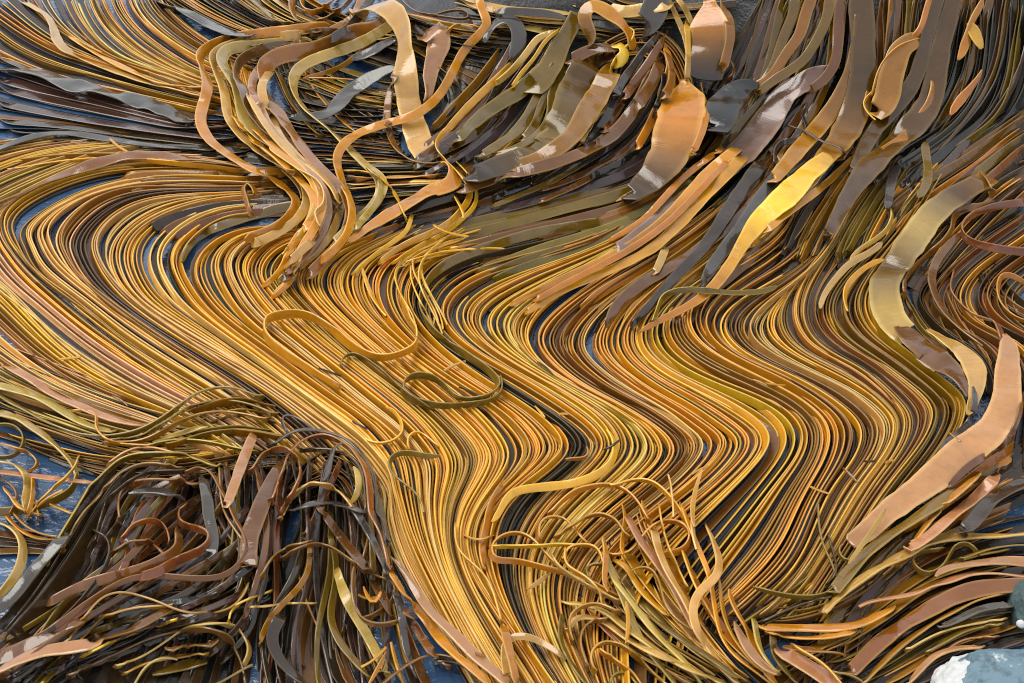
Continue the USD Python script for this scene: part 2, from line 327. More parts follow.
# --- the great mat: stages run from the upper limb through the left bend, down the slope, round the right bend and on to the foot
M1 = ['60,136 0,145 -80,165 -150,215 -140,280 -100,330 -30,378 50,410 140,432 200,448 245,470',
      '100,140 40,148 -40,168 -100,210 -95,262 -60,310 0,360 70,398 150,425 205,445 250,470',
      '150,146 70,152 5,168 -45,205 -40,250 0,290 55,345 120,388 180,415 220,440 260,470',
      '200,155 100,163 20,198 -28,240 -10,280 25,310 75,350 140,390 190,415 230,440 270,470',
      '262,172 130,168 45,188 3,225 20,261 50,291 100,331 170,378 225,412 265,435 305,470',
      '268,178 140,172 60,190 12,222 16,246 32,271 75,303 120,342 185,382 240,415 335,492',
      '270,182 150,178 75,196 22,230 24,250 37,273 79,305 125,342 190,383 245,417 338,495',
      '275,186 155,184 82,201 49,228 50,245 61,264 92,293 145,332 200,368 255,405 347,492',
      '278,188 165,188 94,200 58,236 62,258 73,275 103,301 152,337 204,370 258,406 350,494',
      '282,190 170,192 105,206 71,239 72,258 82,276 108,302 158,338 212,371 265,406 362,490',
      '285,193 180,200 128,214 103,242 107,264 120,284 148,311 195,343 240,372 290,405 378,492']
M2 = ['285,193 185,200 128,214 103,244 110,270 137,304 190,339 330,442 372,482 384,520 395,562 428,615 472,692',
      '285,196 195,202 135,227 115,258 124,285 155,316 256,376 348,442 384,482 393,515 404,562 434,615 480,692',
      '296,214 240,216 203,230 178,258 186,283 205,312 252,350 333,409 376,447 400,490 411,535 438,592 486,692',
      '310,224 255,229 213,241 191,268 197,290 218,315 264,350 342,404 388,445 408,490 417,538 442,592 492,692',
      '325,222 268,233 235,246 221,268 230,290 249,318 302,360 371,416 413,455 426,498 431,545 452,600 505,692',
      '345,232 305,240 274,254 261,275 270,292 294,318 332,352 398,402 446,455 444,500 443,548 462,600 516,692',
      '400,228 352,246 325,262 312,283 321,301 343,323 382,357 432,397 488,452 470,500 458,545 478,600 535,692',
      '432,218 385,243 349,264 338,285 345,303 369,328 406,360 456,398 504,452 481,502 464,548 488,600 545,692',
      '450,225 398,248 364,263 352,283 358,304 380,329 431,370 491,411 525,451 490,500 471,546 492,600 556,692',
      '520,236 440,257 415,272 404,298 410,317 428,342 472,378 526,412 560,449 512,495 488,536 497,592 565,692',
      '610,222 522,250 446,273 421,306 430,331 456,355 502,381 556,415 591,447 546,492 516,535 512,590 571,692',
      '665,200 588,253 492,287 459,316 470,338 501,361 548,388 592,416 614,448 573,495 537,540 528,594 580,692',
      '706,182 642,236 548,294 510,325 518,348 547,373 592,399 632,423 650,452 606,497 560,545 546,600 590,692',
      '716,186 652,240 558,296 527,330 530,352 556,378 602,402 642,426 661,454 616,498 566,546 550,600 594,692',
      '730,190 664,242 574,298 537,334 541,354 567,380 614,406 653,430 671,455 627,500 574,549 557,602 598,692',
      '745,188 690,252 612,303 580,342 589,363 621,389 661,411 688,431 702,450 654,500 598,548 572,602 605,692',
      '748,190 694,254 618,305 590,344 600,364 632,390 670,412 696,430 711,449 663,500 606,548 580,602 608,692',
      '775,180 714,246 642,307 623,344 637,366 669,388 702,406 731,425 748,446 702,497 644,547 604,604 622,692',
      '785,195 748,252 674,300 653,337 669,362 713,385 747,399 776,415 792,440 764,490 720,545 684,594 668,692',
      '800,200 768,252 714,288 692,323 708,348 747,370 787,390 817,410 834,437 808,500 783,553 744,594 712,640',
      '868,165 818,252 766,290 722,323 736,349 770,368 812,388 846,411 863,437 832,494 806,555 770,597 734,636',
      '874,163 832,250 790,293 755,328 770,350 806,370 848,390 874,408 889,432 856,492 818,558 786,600 752,636',
      '882,160 852,212 812,270 794,314 806,343 840,363 870,382 894,405 905,430 870,490 829,560 800,602 768,638',
      '925,160 892,232 846,280 829,313 841,337 870,357 898,377 922,396 935,420 893,488 844,560 815,605 786,640',
      '950,160 908,232 880,278 871,306 880,330 906,353 932,373 954,391 965,413 927,482 864,556 832,604 806,642']
def col_mat(u, p, r):
    x = float(np.interp(u, np.arange(len(M2)), [g0 for g0 in [103, 115, 178, 191, 221, 261, 312, 338, 352, 404, 421, 459, 510, 527, 537, 580, 590, 623, 653, 692, 722, 755, 794, 829, 871]]))
    if x < 120: L = ['tan', 'tan', 'gold', 'brown', 'gold']
    elif x < 330: L = ['gold', 'gold', 'orange', 'amber', 'gold', 'gold', 'tan', 'chestnut', 'amber', 'gold']
    elif x < 412: L = ['yellow', 'gold', 'gold', 'amber', 'gold', 'orange']
    elif x < 500: L = ['brown', 'gold', 'chestnut', 'tan', 'dark', 'amber', 'gold', 'gold']
    elif x < 600: L = ['gold', 'orange', 'gold', 'gold', 'chestnut', 'tan', 'amber', 'orange']
    elif x < 720: L = ['gold', 'orange', 'amber', 'chestnut', 'orange', 'brown', 'amber', 'gold']
    elif x < 800: L = ['chestnut', 'amber', 'brown', 'gold', 'dark', 'orange', 'brown', 'tan']
    else: L = ['gold', 'amber', 'tan', 'olive', 'gold', 'chestnut', 'amber']
    return choose(r, L)
def col_left(u, p, r): return choose(r, ['pink', 'brown', 'dark', 'tan', 'chestnut', 'gold', 'gold', 'dark'] if u > 4.6 else ['gold', 'gold', 'amber', 'tan', 'pink', 'chestnut'])
WHERE1 = [(4.0, 'sweeping out past the left frame edge', 'outer'), (5.5, 'curving just left of the first blue water gap', 'gap1'), (7.5, 'curving between the first and second blue water gaps', 'gap2'), (9.5, 'between the second and third water gaps, far left', 'gap3'), (99, 'curving left of the fourth blue water gap', 'gap4')]
WHERE2 = [(1.5, 'right beside the fourth blue water gap'), (2.5, 'in the left bend beside the olive-strap water gap'), (4.5, 'in the left bend below the olive strap'), (6.5, 'bending under the raised orange loop'), (9.0, 'passing below the frayed yellow tuft'), (10.5, 'just left of the long dark folded ribbon'), (12.0, 'in the central bend, right of the long dark folded ribbon'), (15.0, 'in the central bend by the small water slits'), (17.5, 'in the S-bend below the bright orange straps'), (19.5, 'in the S-bend under the brown straps'), (21.5, 'in the deep dark bend right of the yellow blade tip'), (23.0, 'in the tall bend left of the wide wet blade'), (99, 'lying along the wide wet blade on the right')]
def sayer(where):
    def say(u, p, cn):
        t = next(w for w in where if u < w[0])
        return f'narrow {WORD[cn]} kelp ribbon {t[1]}', f'{WORD[cn]} ribbons {t[1]}'
    return say
rest_all = []
rest, _, _ = family(M1, 'kelp_ribbon', 'kelp ribbon', M_RIB, 3.3, (19, 33), 6.0, col_left, sayer(WHERE1), 3, gaps=(5, 7), seed=1, lean=1, max_individual=80, same=0.5)
rest_all += rest
rest, _, _ = family(M2, 'kelp_ribbon', 'kelp ribbon', M_RIB, 3.25, (18, 33), 6.0, col_mat, sayer(WHERE2), 3, gaps=(2, 13, 15), seed=2, lean=1, max_individual=170, rounded=True, same=0.55)
rest_all += rest
def T(ox, oy):
    """Points read off an enlarged piece of the photograph (4 to 1) whose corner is at ox, oy."""
    return lambda s: [(p[0] / 4 + ox, p[1] / 4 + oy) for p in pts_of(s)]
a11, a12, a13, a14 = T(0, 0), T(256, 0), T(512, 0), T(768, 0)
a21, a22, a23, a24 = T(0, 171), T(256, 171), T(512, 171), T(768, 171)
a31, a32, a33, a34 = T(0, 342), T(256, 342), T(512, 342), T(768, 342)
a41, a42, a43, a44 = T(0, 512), T(256, 512), T(512, 512), T(768, 512)
def fixed(lab, names, grp=None):
    def say(u, p, cn): return lab.replace('*', WORD[cn]), (grp or lab).replace('*', WORD[cn])
    return say
def of(*L): return lambda u, p, r: choose(r, list(L))
def fam(*a, **k):
    a = list(a); a[2] = 'kelp ribbon' if a[1] == 'kelp_ribbon' else 'kelp strap'; k.setdefault('max_individual', 12 if a[1] == 'kelp_strap' else 14); rest_all.extend(family(*a, **k)[0])

# far left water: pale ribbons streaming in from the top edge
fam(['-10,60 20,66 60,80 110,92 160,104 230,118', '-10,30 30,58 75,74 120,86 170,98 235,112', '-10,8 45,45 86,62 135,78 180,92 240,106', '20,-10 55,30 100,55 145,73 185,86 240,101',
     '62,-8 78,28 112,57 162,76 200,90 245,97', '100,-8 121,32 156,60 190,76 220,86 250,90', '142,-8 163,27 200,53 225,66 245,74 265,80', '160,-8 186,22 213,42 235,52 255,58 280,64'],
    'kelp_ribbon', 'kelp', M_RIB, 3.6, (20, 30), 5, of('tan', 'gold', 'orange', 'tan', 'khaki', 'amber', 'pink'), fixed('* wet kelp ribbon streaming in from the top left edge', 0), 2, seed=3, lean=-1, clump=1.3)
# grey wet straps across the left
fam(['-10,52 30,66 80,90 130,104 180,114 250,125', '-10,72 40,88 90,100 140,112 185,122 250,130', '-10,95 40,108 90,118 140,126 190,133 255,140', '-10,118 40,122 90,128 140,135 190,141 260,148',
     '-10,146 30,142 75,139 130,145 190,149 265,156', '-10,160 40,152 90,151 140,153 200,159 280,168'],
    'kelp_strap', 'kelp', M_BLADE, 8.5, (38, 60), 6, of('grey', 'dark', 'grey', 'plum', 'grey', 'dark'), fixed('* wet kelp strap lying across the left above the golden bends', 0), 2, seed=4, flat=7, base=0.012, clump=.5, jitter=.004, max_individual=20)
fam(['-10,163 50,156 112,153 170,156 220,162 260,168', '-10,176 40,165 100,160 160,162 215,168 260,174'], 'kelp_ribbon', 'kelp', M_RIB, 3.6, (20, 27), 5, of('gold', 'yellow', 'amber'), fixed('* kelp ribbon along the top of the left bend, under the grey straps', 0), 2, seed=5, base=0.012, flat=65)
# straps feeding the left bend from the right
fam(['300,168 250,170 200,172 150,172 110,178', '310,182 255,184 200,186 150,188 115,200', '320,200 265,200 210,204 165,212 130,228', '330,215 275,216 230,222 195,236 175,256'],
    'kelp_strap', 'kelp', M_STRAP, 7.0, (24, 36), 5, of('dark', 'brown', 'grey', 'dark', 'amber', 'olive'), fixed('* kelp strap feeding the left bend from under the pale bundle', 0), 1, seed=6, flat=35, base=0.012)
# right-hand bends
fam(['1035,205 985,232 940,270 918,295 921,312 946,337 975,358 990,388 985,430 958,475', '1040,215 1000,246 962,276 950,300 958,318 985,335 1010,352 1025,385 1024,430 1020,470', '1050,238 1020,260 992,283 985,303 996,321 1022,338 1045,355 1060,385 1060,430 1060,470', '1065,262 1045,275 1022,292 1016,306 1024,322 1045,340 1065,360 1080,385 1080,430 1080,470'],
    'kelp_ribbon', 'kelp', M_RIB, 4.2, (22, 32), 5.5, of('brown', 'chestnut', 'red', 'amber', 'brown', 'dark', 'orange'), fixed('* kelp ribbon in the brown bends at the right edge', 0), 3, seed=7)
fam(['1035,150 985,170 930,215 885,275', '1035,170 995,195 950,240 915,290', '1035,190 1005,220 965,262 935,300'], 'kelp_ribbon', 'kelp', M_RIB, 4.5, (22, 32), 5, of('brown', 'amber', 'dark', 'olive', 'gold', 'grey'), fixed('* kelp ribbon running under the wide wet blade near the right edge', 0), 1, seed=8, base=0.0)
# from the ledge down to the mat, right of the middle
fam(['852,150 815,190 790,225 770,262', '880,140 845,185 818,228 795,275', '915,135 880,178 850,222 826,272', '960,125 920,165 888,215 862,265', '1030,108 980,140 930,180 895,230'],
    'kelp_strap', 'kelp', M_STRAP, 5.0, (24, 34), 5.5, of('olive', 'dark', 'amber', 'brown', 'gold', 'grey'), fixed('* kelp strap coming down off the ledge behind the yellow blade', 0), 1, seed=9, flat=50, base=0.012)
# straps that sweep left from the foot of the ledge
fam(['640,105 600,140 545,162 490,178 430,196 360,222', '655,130 610,166 555,184 500,200 440,215 370,238', '690,150 640,188 580,206 520,222 465,236 420,250', '705,168 655,205 600,228 545,244 490,262 450,282', '735,172 690,212 640,240 590,262 530,288 490,312'],
    'kelp_strap', 'kelp', M_STRAP, 7.5, (30, 42), 5, of('dark', 'brown', 'grey', 'brown', 'olive', 'chestnut', 'tan'), fixed('* wet kelp strap sweeping left from the foot of the ledge', 0), 2, seed=10, flat=22, base=0.014, clump=.5)
fam(['740,190 700,228 650,262 600,292 565,322', '775,195 735,240 690,278 650,306 630,340', '815,190 775,235 735,275 705,302 690,330'], 'kelp_strap', 'kelp', M_STRAP, 7, (26, 40), 5, of('brown', 'orange', 'chestnut', 'amber', 'dark', 'gold'), fixed('* kelp strap slanting down into the S-bend from the ledge', 0), 1, seed=11, flat=35, base=0.014)
# olive straps at the lower left
fam(['-12,340 60,365 130,390 200,412 260,432', '-12,365 60,392 130,418 200,432 262,440', '-12,395 60,420 130,442 190,447 255,446', '-12,425 50,440 100,455 150,460 210,458'], 'kelp_ribbon', 'kelp', M_RIB, 4.2, (20, 32), 5, of('gold', 'amber', 'pink', 'olive', 'gold', 'tan', 'khaki'), fixed('* kelp ribbon slanting to the olive humps at the lower left', 0), 1, seed=12, base=0.0, flat=60)
fam(['165,425 195,410 222,398 250,400 290,412', '175,440 205,425 235,418 265,420 300,430', '150,450 190,440 230,433 265,436 300,442'], 'kelp_ribbon', 'kelp', M_RIB, 4.5, (24, 32), 5, of('olive', 'amber', 'brown', 'olive'), fixed('* kelp ribbon arching over the olive hump at lower left', 0), 2, seed=13, base=0.02, flat=60)
# dark heap at the lower left
fam(['150,448 112,468 86,498 60,540 25,590 -12,632', '158,470 125,480 100,512 75,555 40,605 -12,655', '185,480 140,495 120,530 95,570 55,618 -5,672'], 'kelp_strap', 'kelp', M_STRAP, 5.5, (22, 34), 5, of('dark', 'olive', 'plum', 'grey', 'dark'), fixed('* kelp strap running down the left side of the dark heap', 0), 3, seed=14, base=0.02, flat=60)
fam(['190,535 165,548 130,562 92,584 50,620 -12,660', '235,560 195,574 150,580 108,598 66,628 -12,678', '240,585 195,598 150,604 108,622 60,655 0,692', '245,612 190,622 140,630 100,650 60,672 20,695', '250,640 200,645 150,650 110,665 80,680 50,698'],
    'kelp_strap', 'kelp', M_STRAP, 5.5, (20, 36), 5, of('plum', 'brown', 'dark', 'red', 'grey', 'plum', 'dark', 'chestnut'), fixed('* kelp strap fanning left out of the dark heap', 0), 2, seed=15, base=0.005, flat=38, clump=.6)
fam(['305,468 294,545 268,600 258,640 262,692', '322,470 314,555 298,605 290,645 296,692', '335,470 337,550 332,600 328,645 345,692', '348,480 358,550 362,595 372,640 392,692'], 'kelp_ribbon', 'kelp', M_RIB, 4.6, (20, 30), 5, of('plum', 'dark', 'brown', 'grey', 'olive', 'dark'), fixed('* kelp ribbon hanging straight down on the right of the dark heap', 0), 2, seed=16, base=0.0, flat=65)
fam(['270,520 282,485 305,462 335,452 362,470 376,513 388,560 398,600', '280,515 292,492 312,478 336,472 355,492 366,525 376,565 385,610', '285,520 300,504 318,496 334,496 348,512 356,540 364,580 370,620'], 'kelp_strap', 'kelp', M_STRAP, 5.0, (22, 32), 5, of('dark', 'brown', 'grey', 'red', 'dark'), fixed('* kelp strap curving over the right side of the dark heap', 0), 3, seed=17, base=0.02, flat=60)
fam(['205,520 215,560 205,590 175,600', '225,500 245,540 240,575 205,598', '240,500 252,550 248,590 225,625', '262,500 258,560 252,600 240,650'], 'kelp_strap', 'kelp', M_STRAP, 6, (22, 32), 5, of('dark', 'brown', 'grey', 'red', 'olive'), fixed('* kelp strap in the middle fold of the dark heap', 0), 1, seed=18, base=0.01, flat=50)
# lower right: wide straps running up to the right edge
fam(['800,640 850,606 900,560 960,524 1035,500', '806,655 858,622 908,582 965,556 1035,545', '812,672 866,640 918,604 972,586 1035,578', '826,695 878,660 928,628 980,612 1035,604', '858,700 900,672 945,646 990,630 1035,622', '895,700 925,682 965,662 1005,648 1035,640'],
    'kelp_strap', 'kelp', M_STRAP, 7.5, (26, 44), 5.5, of('amber', 'chestnut', 'orange', 'brown', 'amber', 'tan', 'olive', 'grey'), fixed('* kelp strap in the lower right corner beside the pale rock', 0), 2, seed=20, base=0.004, flat=30, clump=.5)
fam(['1035,430 985,465 930,505 870,550', '1035,465 990,492 940,525 880,570', '1035,500 985,520 925,552 850,600'], 'kelp_strap', 'kelp', M_STRAP, 7, (26, 36), 5, of('orange', 'pink', 'brown', 'chestnut', 'olive', 'amber'), fixed('* kelp strap lying below the broad pink blade at right', 0), 1, seed=21, base=0.004, flat=40)
# loose golden heap, bottom centre
fam(['640,480 660,540 690,600 720,650 760,695', '600,560 630,605 670,640 710,668 740,695', '575,600 605,625 640,655 680,678 700,695', '690,540 705,590 735,640 790,695'], 'kelp_strap', 'kelp', M_STRAP, 7.5, (20, 36), 5, of('gold', 'tan', 'orange', 'pink', 'amber', 'khaki', 'gold'), fixed('* kelp strap in the golden heap at the bottom, slanting down right', 0), 1, seed=22, base=0.02, flat=35)
fam(['800,560 770,590 740,620 720,640', '835,575 800,605 760,625 730,640', '835,600 800,622 770,640 745,655'], 'kelp_ribbon', 'kelp', M_RIB, 4.6, (20, 30), 5, of('olive', 'brown', 'gold', 'dark'), fixed('* kelp ribbon ending under the straps right of the golden heap', 0), 1, seed=23, base=0.0)
fam(['760,690 790,660 830,640 870,628', '800,690 830,668 860,648 890,625'], 'kelp_strap', 'kelp', M_STRAP, 9, (26, 40), 5, of('amber', 'orange', 'olive', 'brown'), fixed('* kelp strap at the bottom edge, right of centre', 0), 1, seed=24, base=0.006, flat=30)
# the hanging kelp
fam(['505,40 478,78 452,108 425,135', '520,60 492,98 460,130 430,150', '540,70 515,110 485,142 450,168', '560,75 540,115 512,150 470,178', '575,85 560,125 535,158 490,185'], 'kelp_strap', 'kelp', M_STRAP, 6, (26, 40), 5.5, of('dark', 'olive', 'grey', 'amber', 'brown', 'black'), fixed('* kelp strap draped down left of the silvery blade', 0), 1, seed=25, base=0.02, flat=45)
fam(['655,30 640,65 610,110 580,150 520,170', '668,50 652,90 625,125 590,158 530,180', '672,70 665,110 640,145 610,170 560,192'], 'kelp_strap', 'kelp', M_STRAP, 6, (28, 40), 5.5, of('brown', 'dark', 'amber', 'grey', 'chestnut'), fixed('* kelp strap draped from the central hump', 0), 1, seed=26, base=0.03, flat=45)
fam(['588,52 615,36 645,28 672,40 690,72 696,110', '590,66 618,48 646,42 668,56 682,84 686,115', '595,78 618,60 642,56 660,70 672,92 676,118'], 'kelp_ribbon', 'kelp', M_RIB, 4.5, (20, 28), 5, of('tan', 'orange', 'gold', 'chestnut', 'tan'), fixed('* kelp ribbon arching over the central hump to its right', 0), 2, seed=27, base=0.05, flat=60)
fam(['765,-10 745,30 725,62 705,95', '790,-10 772,40 752,85 730,122', '815,-10 798,45 778,92 748,140', '840,-10 832,50 808,98 770,150', '860,-10 856,60 838,110 800,160'], 'kelp_strap', 'kelp', M_STRAP, 5.5, (28, 42), 5.5, of('olive', 'dark', 'black', 'bronze', 'black', 'dark'), fixed('* wet kelp strap hanging from the top edge, left of the split blade', 0), 1, seed=28, base=0.02, flat=15)
fam(['880,-10 882,40 880,85 868,120', '900,-10 902,40 898,80 886,120', '930,-10 922,40 912,80 900,118'], 'kelp_strap', 'kelp', M_STRAP, 5.5, (28, 42), 5.5, of('dark', 'black', 'olive', 'dark', 'brown'), fixed('* dark wet kelp strap hanging right of the split blade'.replace('dark ', ''), 0), 1, seed=29, base=0.01, flat=30)
fam(['975,-10 978,50 962,105 915,145 870,170', '992,-10 990,55 974,108 930,150 885,178', '1012,-10 1008,60 990,112 945,152 900,190', '1040,-10 1032,70 1010,120 965,155 925,190'], 'kelp_strap', 'kelp', M_STRAP, 6.5, (28, 42), 5.5, of('black', 'dark', 'black', 'dark', 'olive', 'grey'), fixed('* wet kelp strap in the dark curtain at the top right corner', 0), 1, seed=30, base=0.03, flat=40)
# behind, along the top
fam(['150,-10 180,10 220,30 265,46 310,60', '190,-10 225,12 262,30 300,42 340,50', '240,-10 270,12 300,26 340,38 380,44', '300,-10 330,8 360,20 400,28 440,30'], 'kelp_strap', 'kelp', M_STRAP, 6, (24, 36), 5, of('dark', 'grey', 'olive', 'amber', 'brown', 'tan'), fixed('* kelp strap in the dark tangle along the top edge', 0), 1, seed=31, base=0.01, flat=35)
fam(['265,100 300,108 345,118 400,128', '270,130 310,136 350,140 400,146', '290,160 330,158 380,160 430,165', '330,190 370,182 420,180 470,176', '350,215 400,205 440,200 480,190'], 'kelp_strap', 'kelp', M_STRAP, 6.5, (24, 36), 5, of('dark', 'grey', 'tan', 'olive', 'grey', 'brown'), fixed('* kelp strap lying under the tall tan blade', 0), 1, seed=32, base=0.006, flat=20)
fam(['300,60 340,75 380,90 430,100', '280,75 320,92 360,105 400,115', '390,10 430,20 470,30 520,36', '390,30 430,45 470,60 500,66', '420,50 440,75 445,105 430,125'], 'kelp_strap', 'kelp', M_STRAP, 7, (26, 40), 5, of('dark', 'olive', 'brown', 'amber', 'grey'), fixed('* kelp strap in the shade behind the tall tan blade', 0), 1, seed=33, base=0.012, flat=25)
fam(['450,-10 490,4 540,10 600,14', '500,30 540,28 580,34 610,40', '600,-10 640,4 690,6 740,2'], 'kelp_strap', 'kelp', M_STRAP, 6, (24, 36), 5, of('dark', 'khaki', 'olive', 'tan', 'grey'), fixed('* kelp strap lying along the top of the ledge', 0), 1, seed=34, base=0.02, flat=20)

# more of the dark heap, low down, so that little water shows through it
fam(['175,452 150,490 130,535 110,575 80,620 40,670', '205,452 192,510 175,550 150,590 120,640 90,695', '232,452 226,520 212,570 195,610 175,650 150,695', '258,452 252,525 244,575 232,620 220,660 210,695', '285,458 280,530 264,580 255,620 250,660 245,695'], 'kelp_strap', 'kelp', M_STRAP, 6.0, (24, 36), 5, of('black', 'dark', 'plum', 'grey'), fixed('* kelp strap deep in the shade of the dark heap', 0), 2, seed=35, flat=30, base=0.0, ends=(.1, .05))
fam(['300,440 330,445 355,465 372,500 380,545 390,600 400,650 410,695', '320,425 350,440 372,470 384,510 391,560 402,610 418,655 440,695'], 'kelp_ribbon', 'kelp', M_RIB, 4.0, (20, 28), 5, of('pink', 'tan', 'brown', 'gold', 'chestnut'), fixed('* kelp ribbon between the golden mat and the dark heap', 0), 3, seed=37)
fam(['-12,520 30,530 70,540 100,548', '-12,560 20,555 60,555 90,560'], 'kelp_strap', 'kelp', M_STRAP, 6, (22, 32), 5, of('dark', 'brown', 'red'), fixed('* kelp strap at the left edge beside the ridged tan strap', 0), 1, seed=38, flat=35)
# the foot of the ledge at the right, and the corners
fam(['1035,95 1000,130 955,160 905,190 870,225', '1035,125 1005,150 965,182 925,215 895,255', '1035,155 1010,178 985,205 950,238 920,275'], 'kelp_strap', 'kelp', M_STRAP, 5.0, (24, 36), 5, of('amber', 'brown', 'dark', 'olive', 'orange', 'chestnut'), fixed('* kelp strap at the foot of the dark curtain near the right edge', 0), 1, seed=39, flat=45, base=0.02)
fam(['760,120 735,150 705,182 670,210', '800,130 775,165 745,200 712,232', '845,130 815,165 790,200 765,235'], 'kelp_strap', 'kelp', M_STRAP, 5.5, (26, 38), 5, of('dark', 'brown', 'grey', 'olive', 'black'), fixed('* dark kelp strap under the forked blade and the violet one'.replace('dark ', ''), 0), 1, seed=40, flat=30, base=0.01)
fam(['700,90 690,115 668,145 630,172', '735,90 722,120 700,150 665,180', '765,80 750,115 730,150 700,185'], 'kelp_strap', 'kelp', M_STRAP, 6, (28, 40), 5, of('black', 'dark', 'black', 'olive'), fixed('* kelp strap in the black hollow beside the orange pouch', 0), 1, seed=41, flat=35, base=0.02)
fam(['560,60 552,90 530,120 500,140', '600,70 590,105 570,140 530,165', '640,75 625,110 600,145 565,170'], 'kelp_strap', 'kelp', M_STRAP, 6, (28, 40), 5, of('black', 'dark', 'olive', 'brown'), fixed('* kelp strap in the hollow under the orange arch', 0), 1, seed=42, flat=35, base=0.02)
fam(['960,-10 955,30 945,80 920,125 885,160', '985,-10 975,40 962,90 935,132 900,168'], 'kelp_strap', 'kelp', M_STRAP, 6, (28, 40), 5, of('black', 'dark', 'brown'), fixed('* kelp strap in the dark gap right of the large brown blade', 0), 1, seed=43, flat=35, base=0.02)
fam(['930,300 935,330 955,360 965,395', '950,290 965,325 985,355 995,390', '900,290 905,310 925,335 950,355'], 'kelp_ribbon', 'kelp', M_RIB, 4.5, (22, 30), 5, of('dark', 'brown', 'olive', 'chestnut'), fixed('* kelp ribbon between the wide wet blade and the pink one', 0), 1, seed=44, base=0.0)
fam(['300,95 330,95 370,100 410,108', '290,70 330,80 360,88 400,92', '285,110 320,122 360,125 405,128'], 'kelp_strap', 'kelp', M_STRAP, 7, (26, 38), 5, of('dark', 'brown', 'grey', 'amber', 'olive'), fixed('* kelp strap in the shade inside the pale bundle', 0), 1, seed=45, flat=20, base=0.0)
fam(['205,60 222,95 240,130 275,165 300,195 290,225 262,240', '235,55 245,90 262,125 295,158 322,185 318,220 295,255', '262,75 272,110 292,140 320,170 342,200 338,232 318,262'], 'kelp_strap', 'kelp', M_STRAP, 7, (22, 32), 5, of('tan', 'gold', 'khaki', 'orange', 'tan', 'pink'), fixed('* kelp strap low in the pale bundle', 0), 1, seed=46, flat=30, base=0.02)

fam(['-12,432 50,446 110,458 170,460 230,452 280,448', '20,440 80,462 130,470 180,470 240,462 290,458', '60,462 100,474 140,480 190,478 250,470 295,468'], 'kelp_ribbon', 'kelp', M_RIB, 4.2, (22, 32), 5, of('olive', 'amber', 'gold', 'brown', 'olive'), fixed('* kelp ribbon at the rim of the dark water, above the dark heap', 0), 2, seed=47, base=0.0, flat=60)
fam(['740,612 790,606 830,596 868,574 900,545', '740,630 795,622 840,608 880,582 915,552', '760,590 800,590 832,578 860,555 885,530'], 'kelp_ribbon', 'kelp', M_RIB, 4.0, (22, 32), 5, of('olive', 'brown', 'gold', 'dark', 'amber'), fixed('* kelp ribbon in the hollow left of the square-tipped strap', 0), 2, seed=48, base=0.0, flat=60)
fam(['270,60 282,90 300,120 330,150', '300,62 312,90 335,118 365,145', '340,62 350,88 375,110 405,130'], 'kelp_strap', 'kelp', M_STRAP, 6, (24, 36), 5, of('dark', 'grey', 'brown', 'olive', 'amber'), fixed('* kelp strap slanting inside the open curve of the pale bundle', 0), 1, seed=49, flat=25, base=0.0)
fam(['975,270 990,300 1020,320 1060,335', '1000,255 1012,285 1035,305 1060,315'], 'kelp_ribbon', 'kelp', M_RIB, 4.5, (22, 30), 5, of('brown', 'red', 'dark'), fixed('* kelp ribbon at the right edge inside the brown hoop', 0), 1, seed=50, base=0.0)
fam(['895,540 850,590 815,640 800,695', '935,525 890,570 850,625 830,695', '980,510 930,555 885,610 862,695'], 'kelp_strap', 'kelp', M_STRAP, 7, (26, 38), 5, of('amber', 'brown', 'chestnut', 'dark', 'olive'), fixed('* kelp strap low under the lower right straps', 0), 1, seed=51, base=0.0, flat=20)
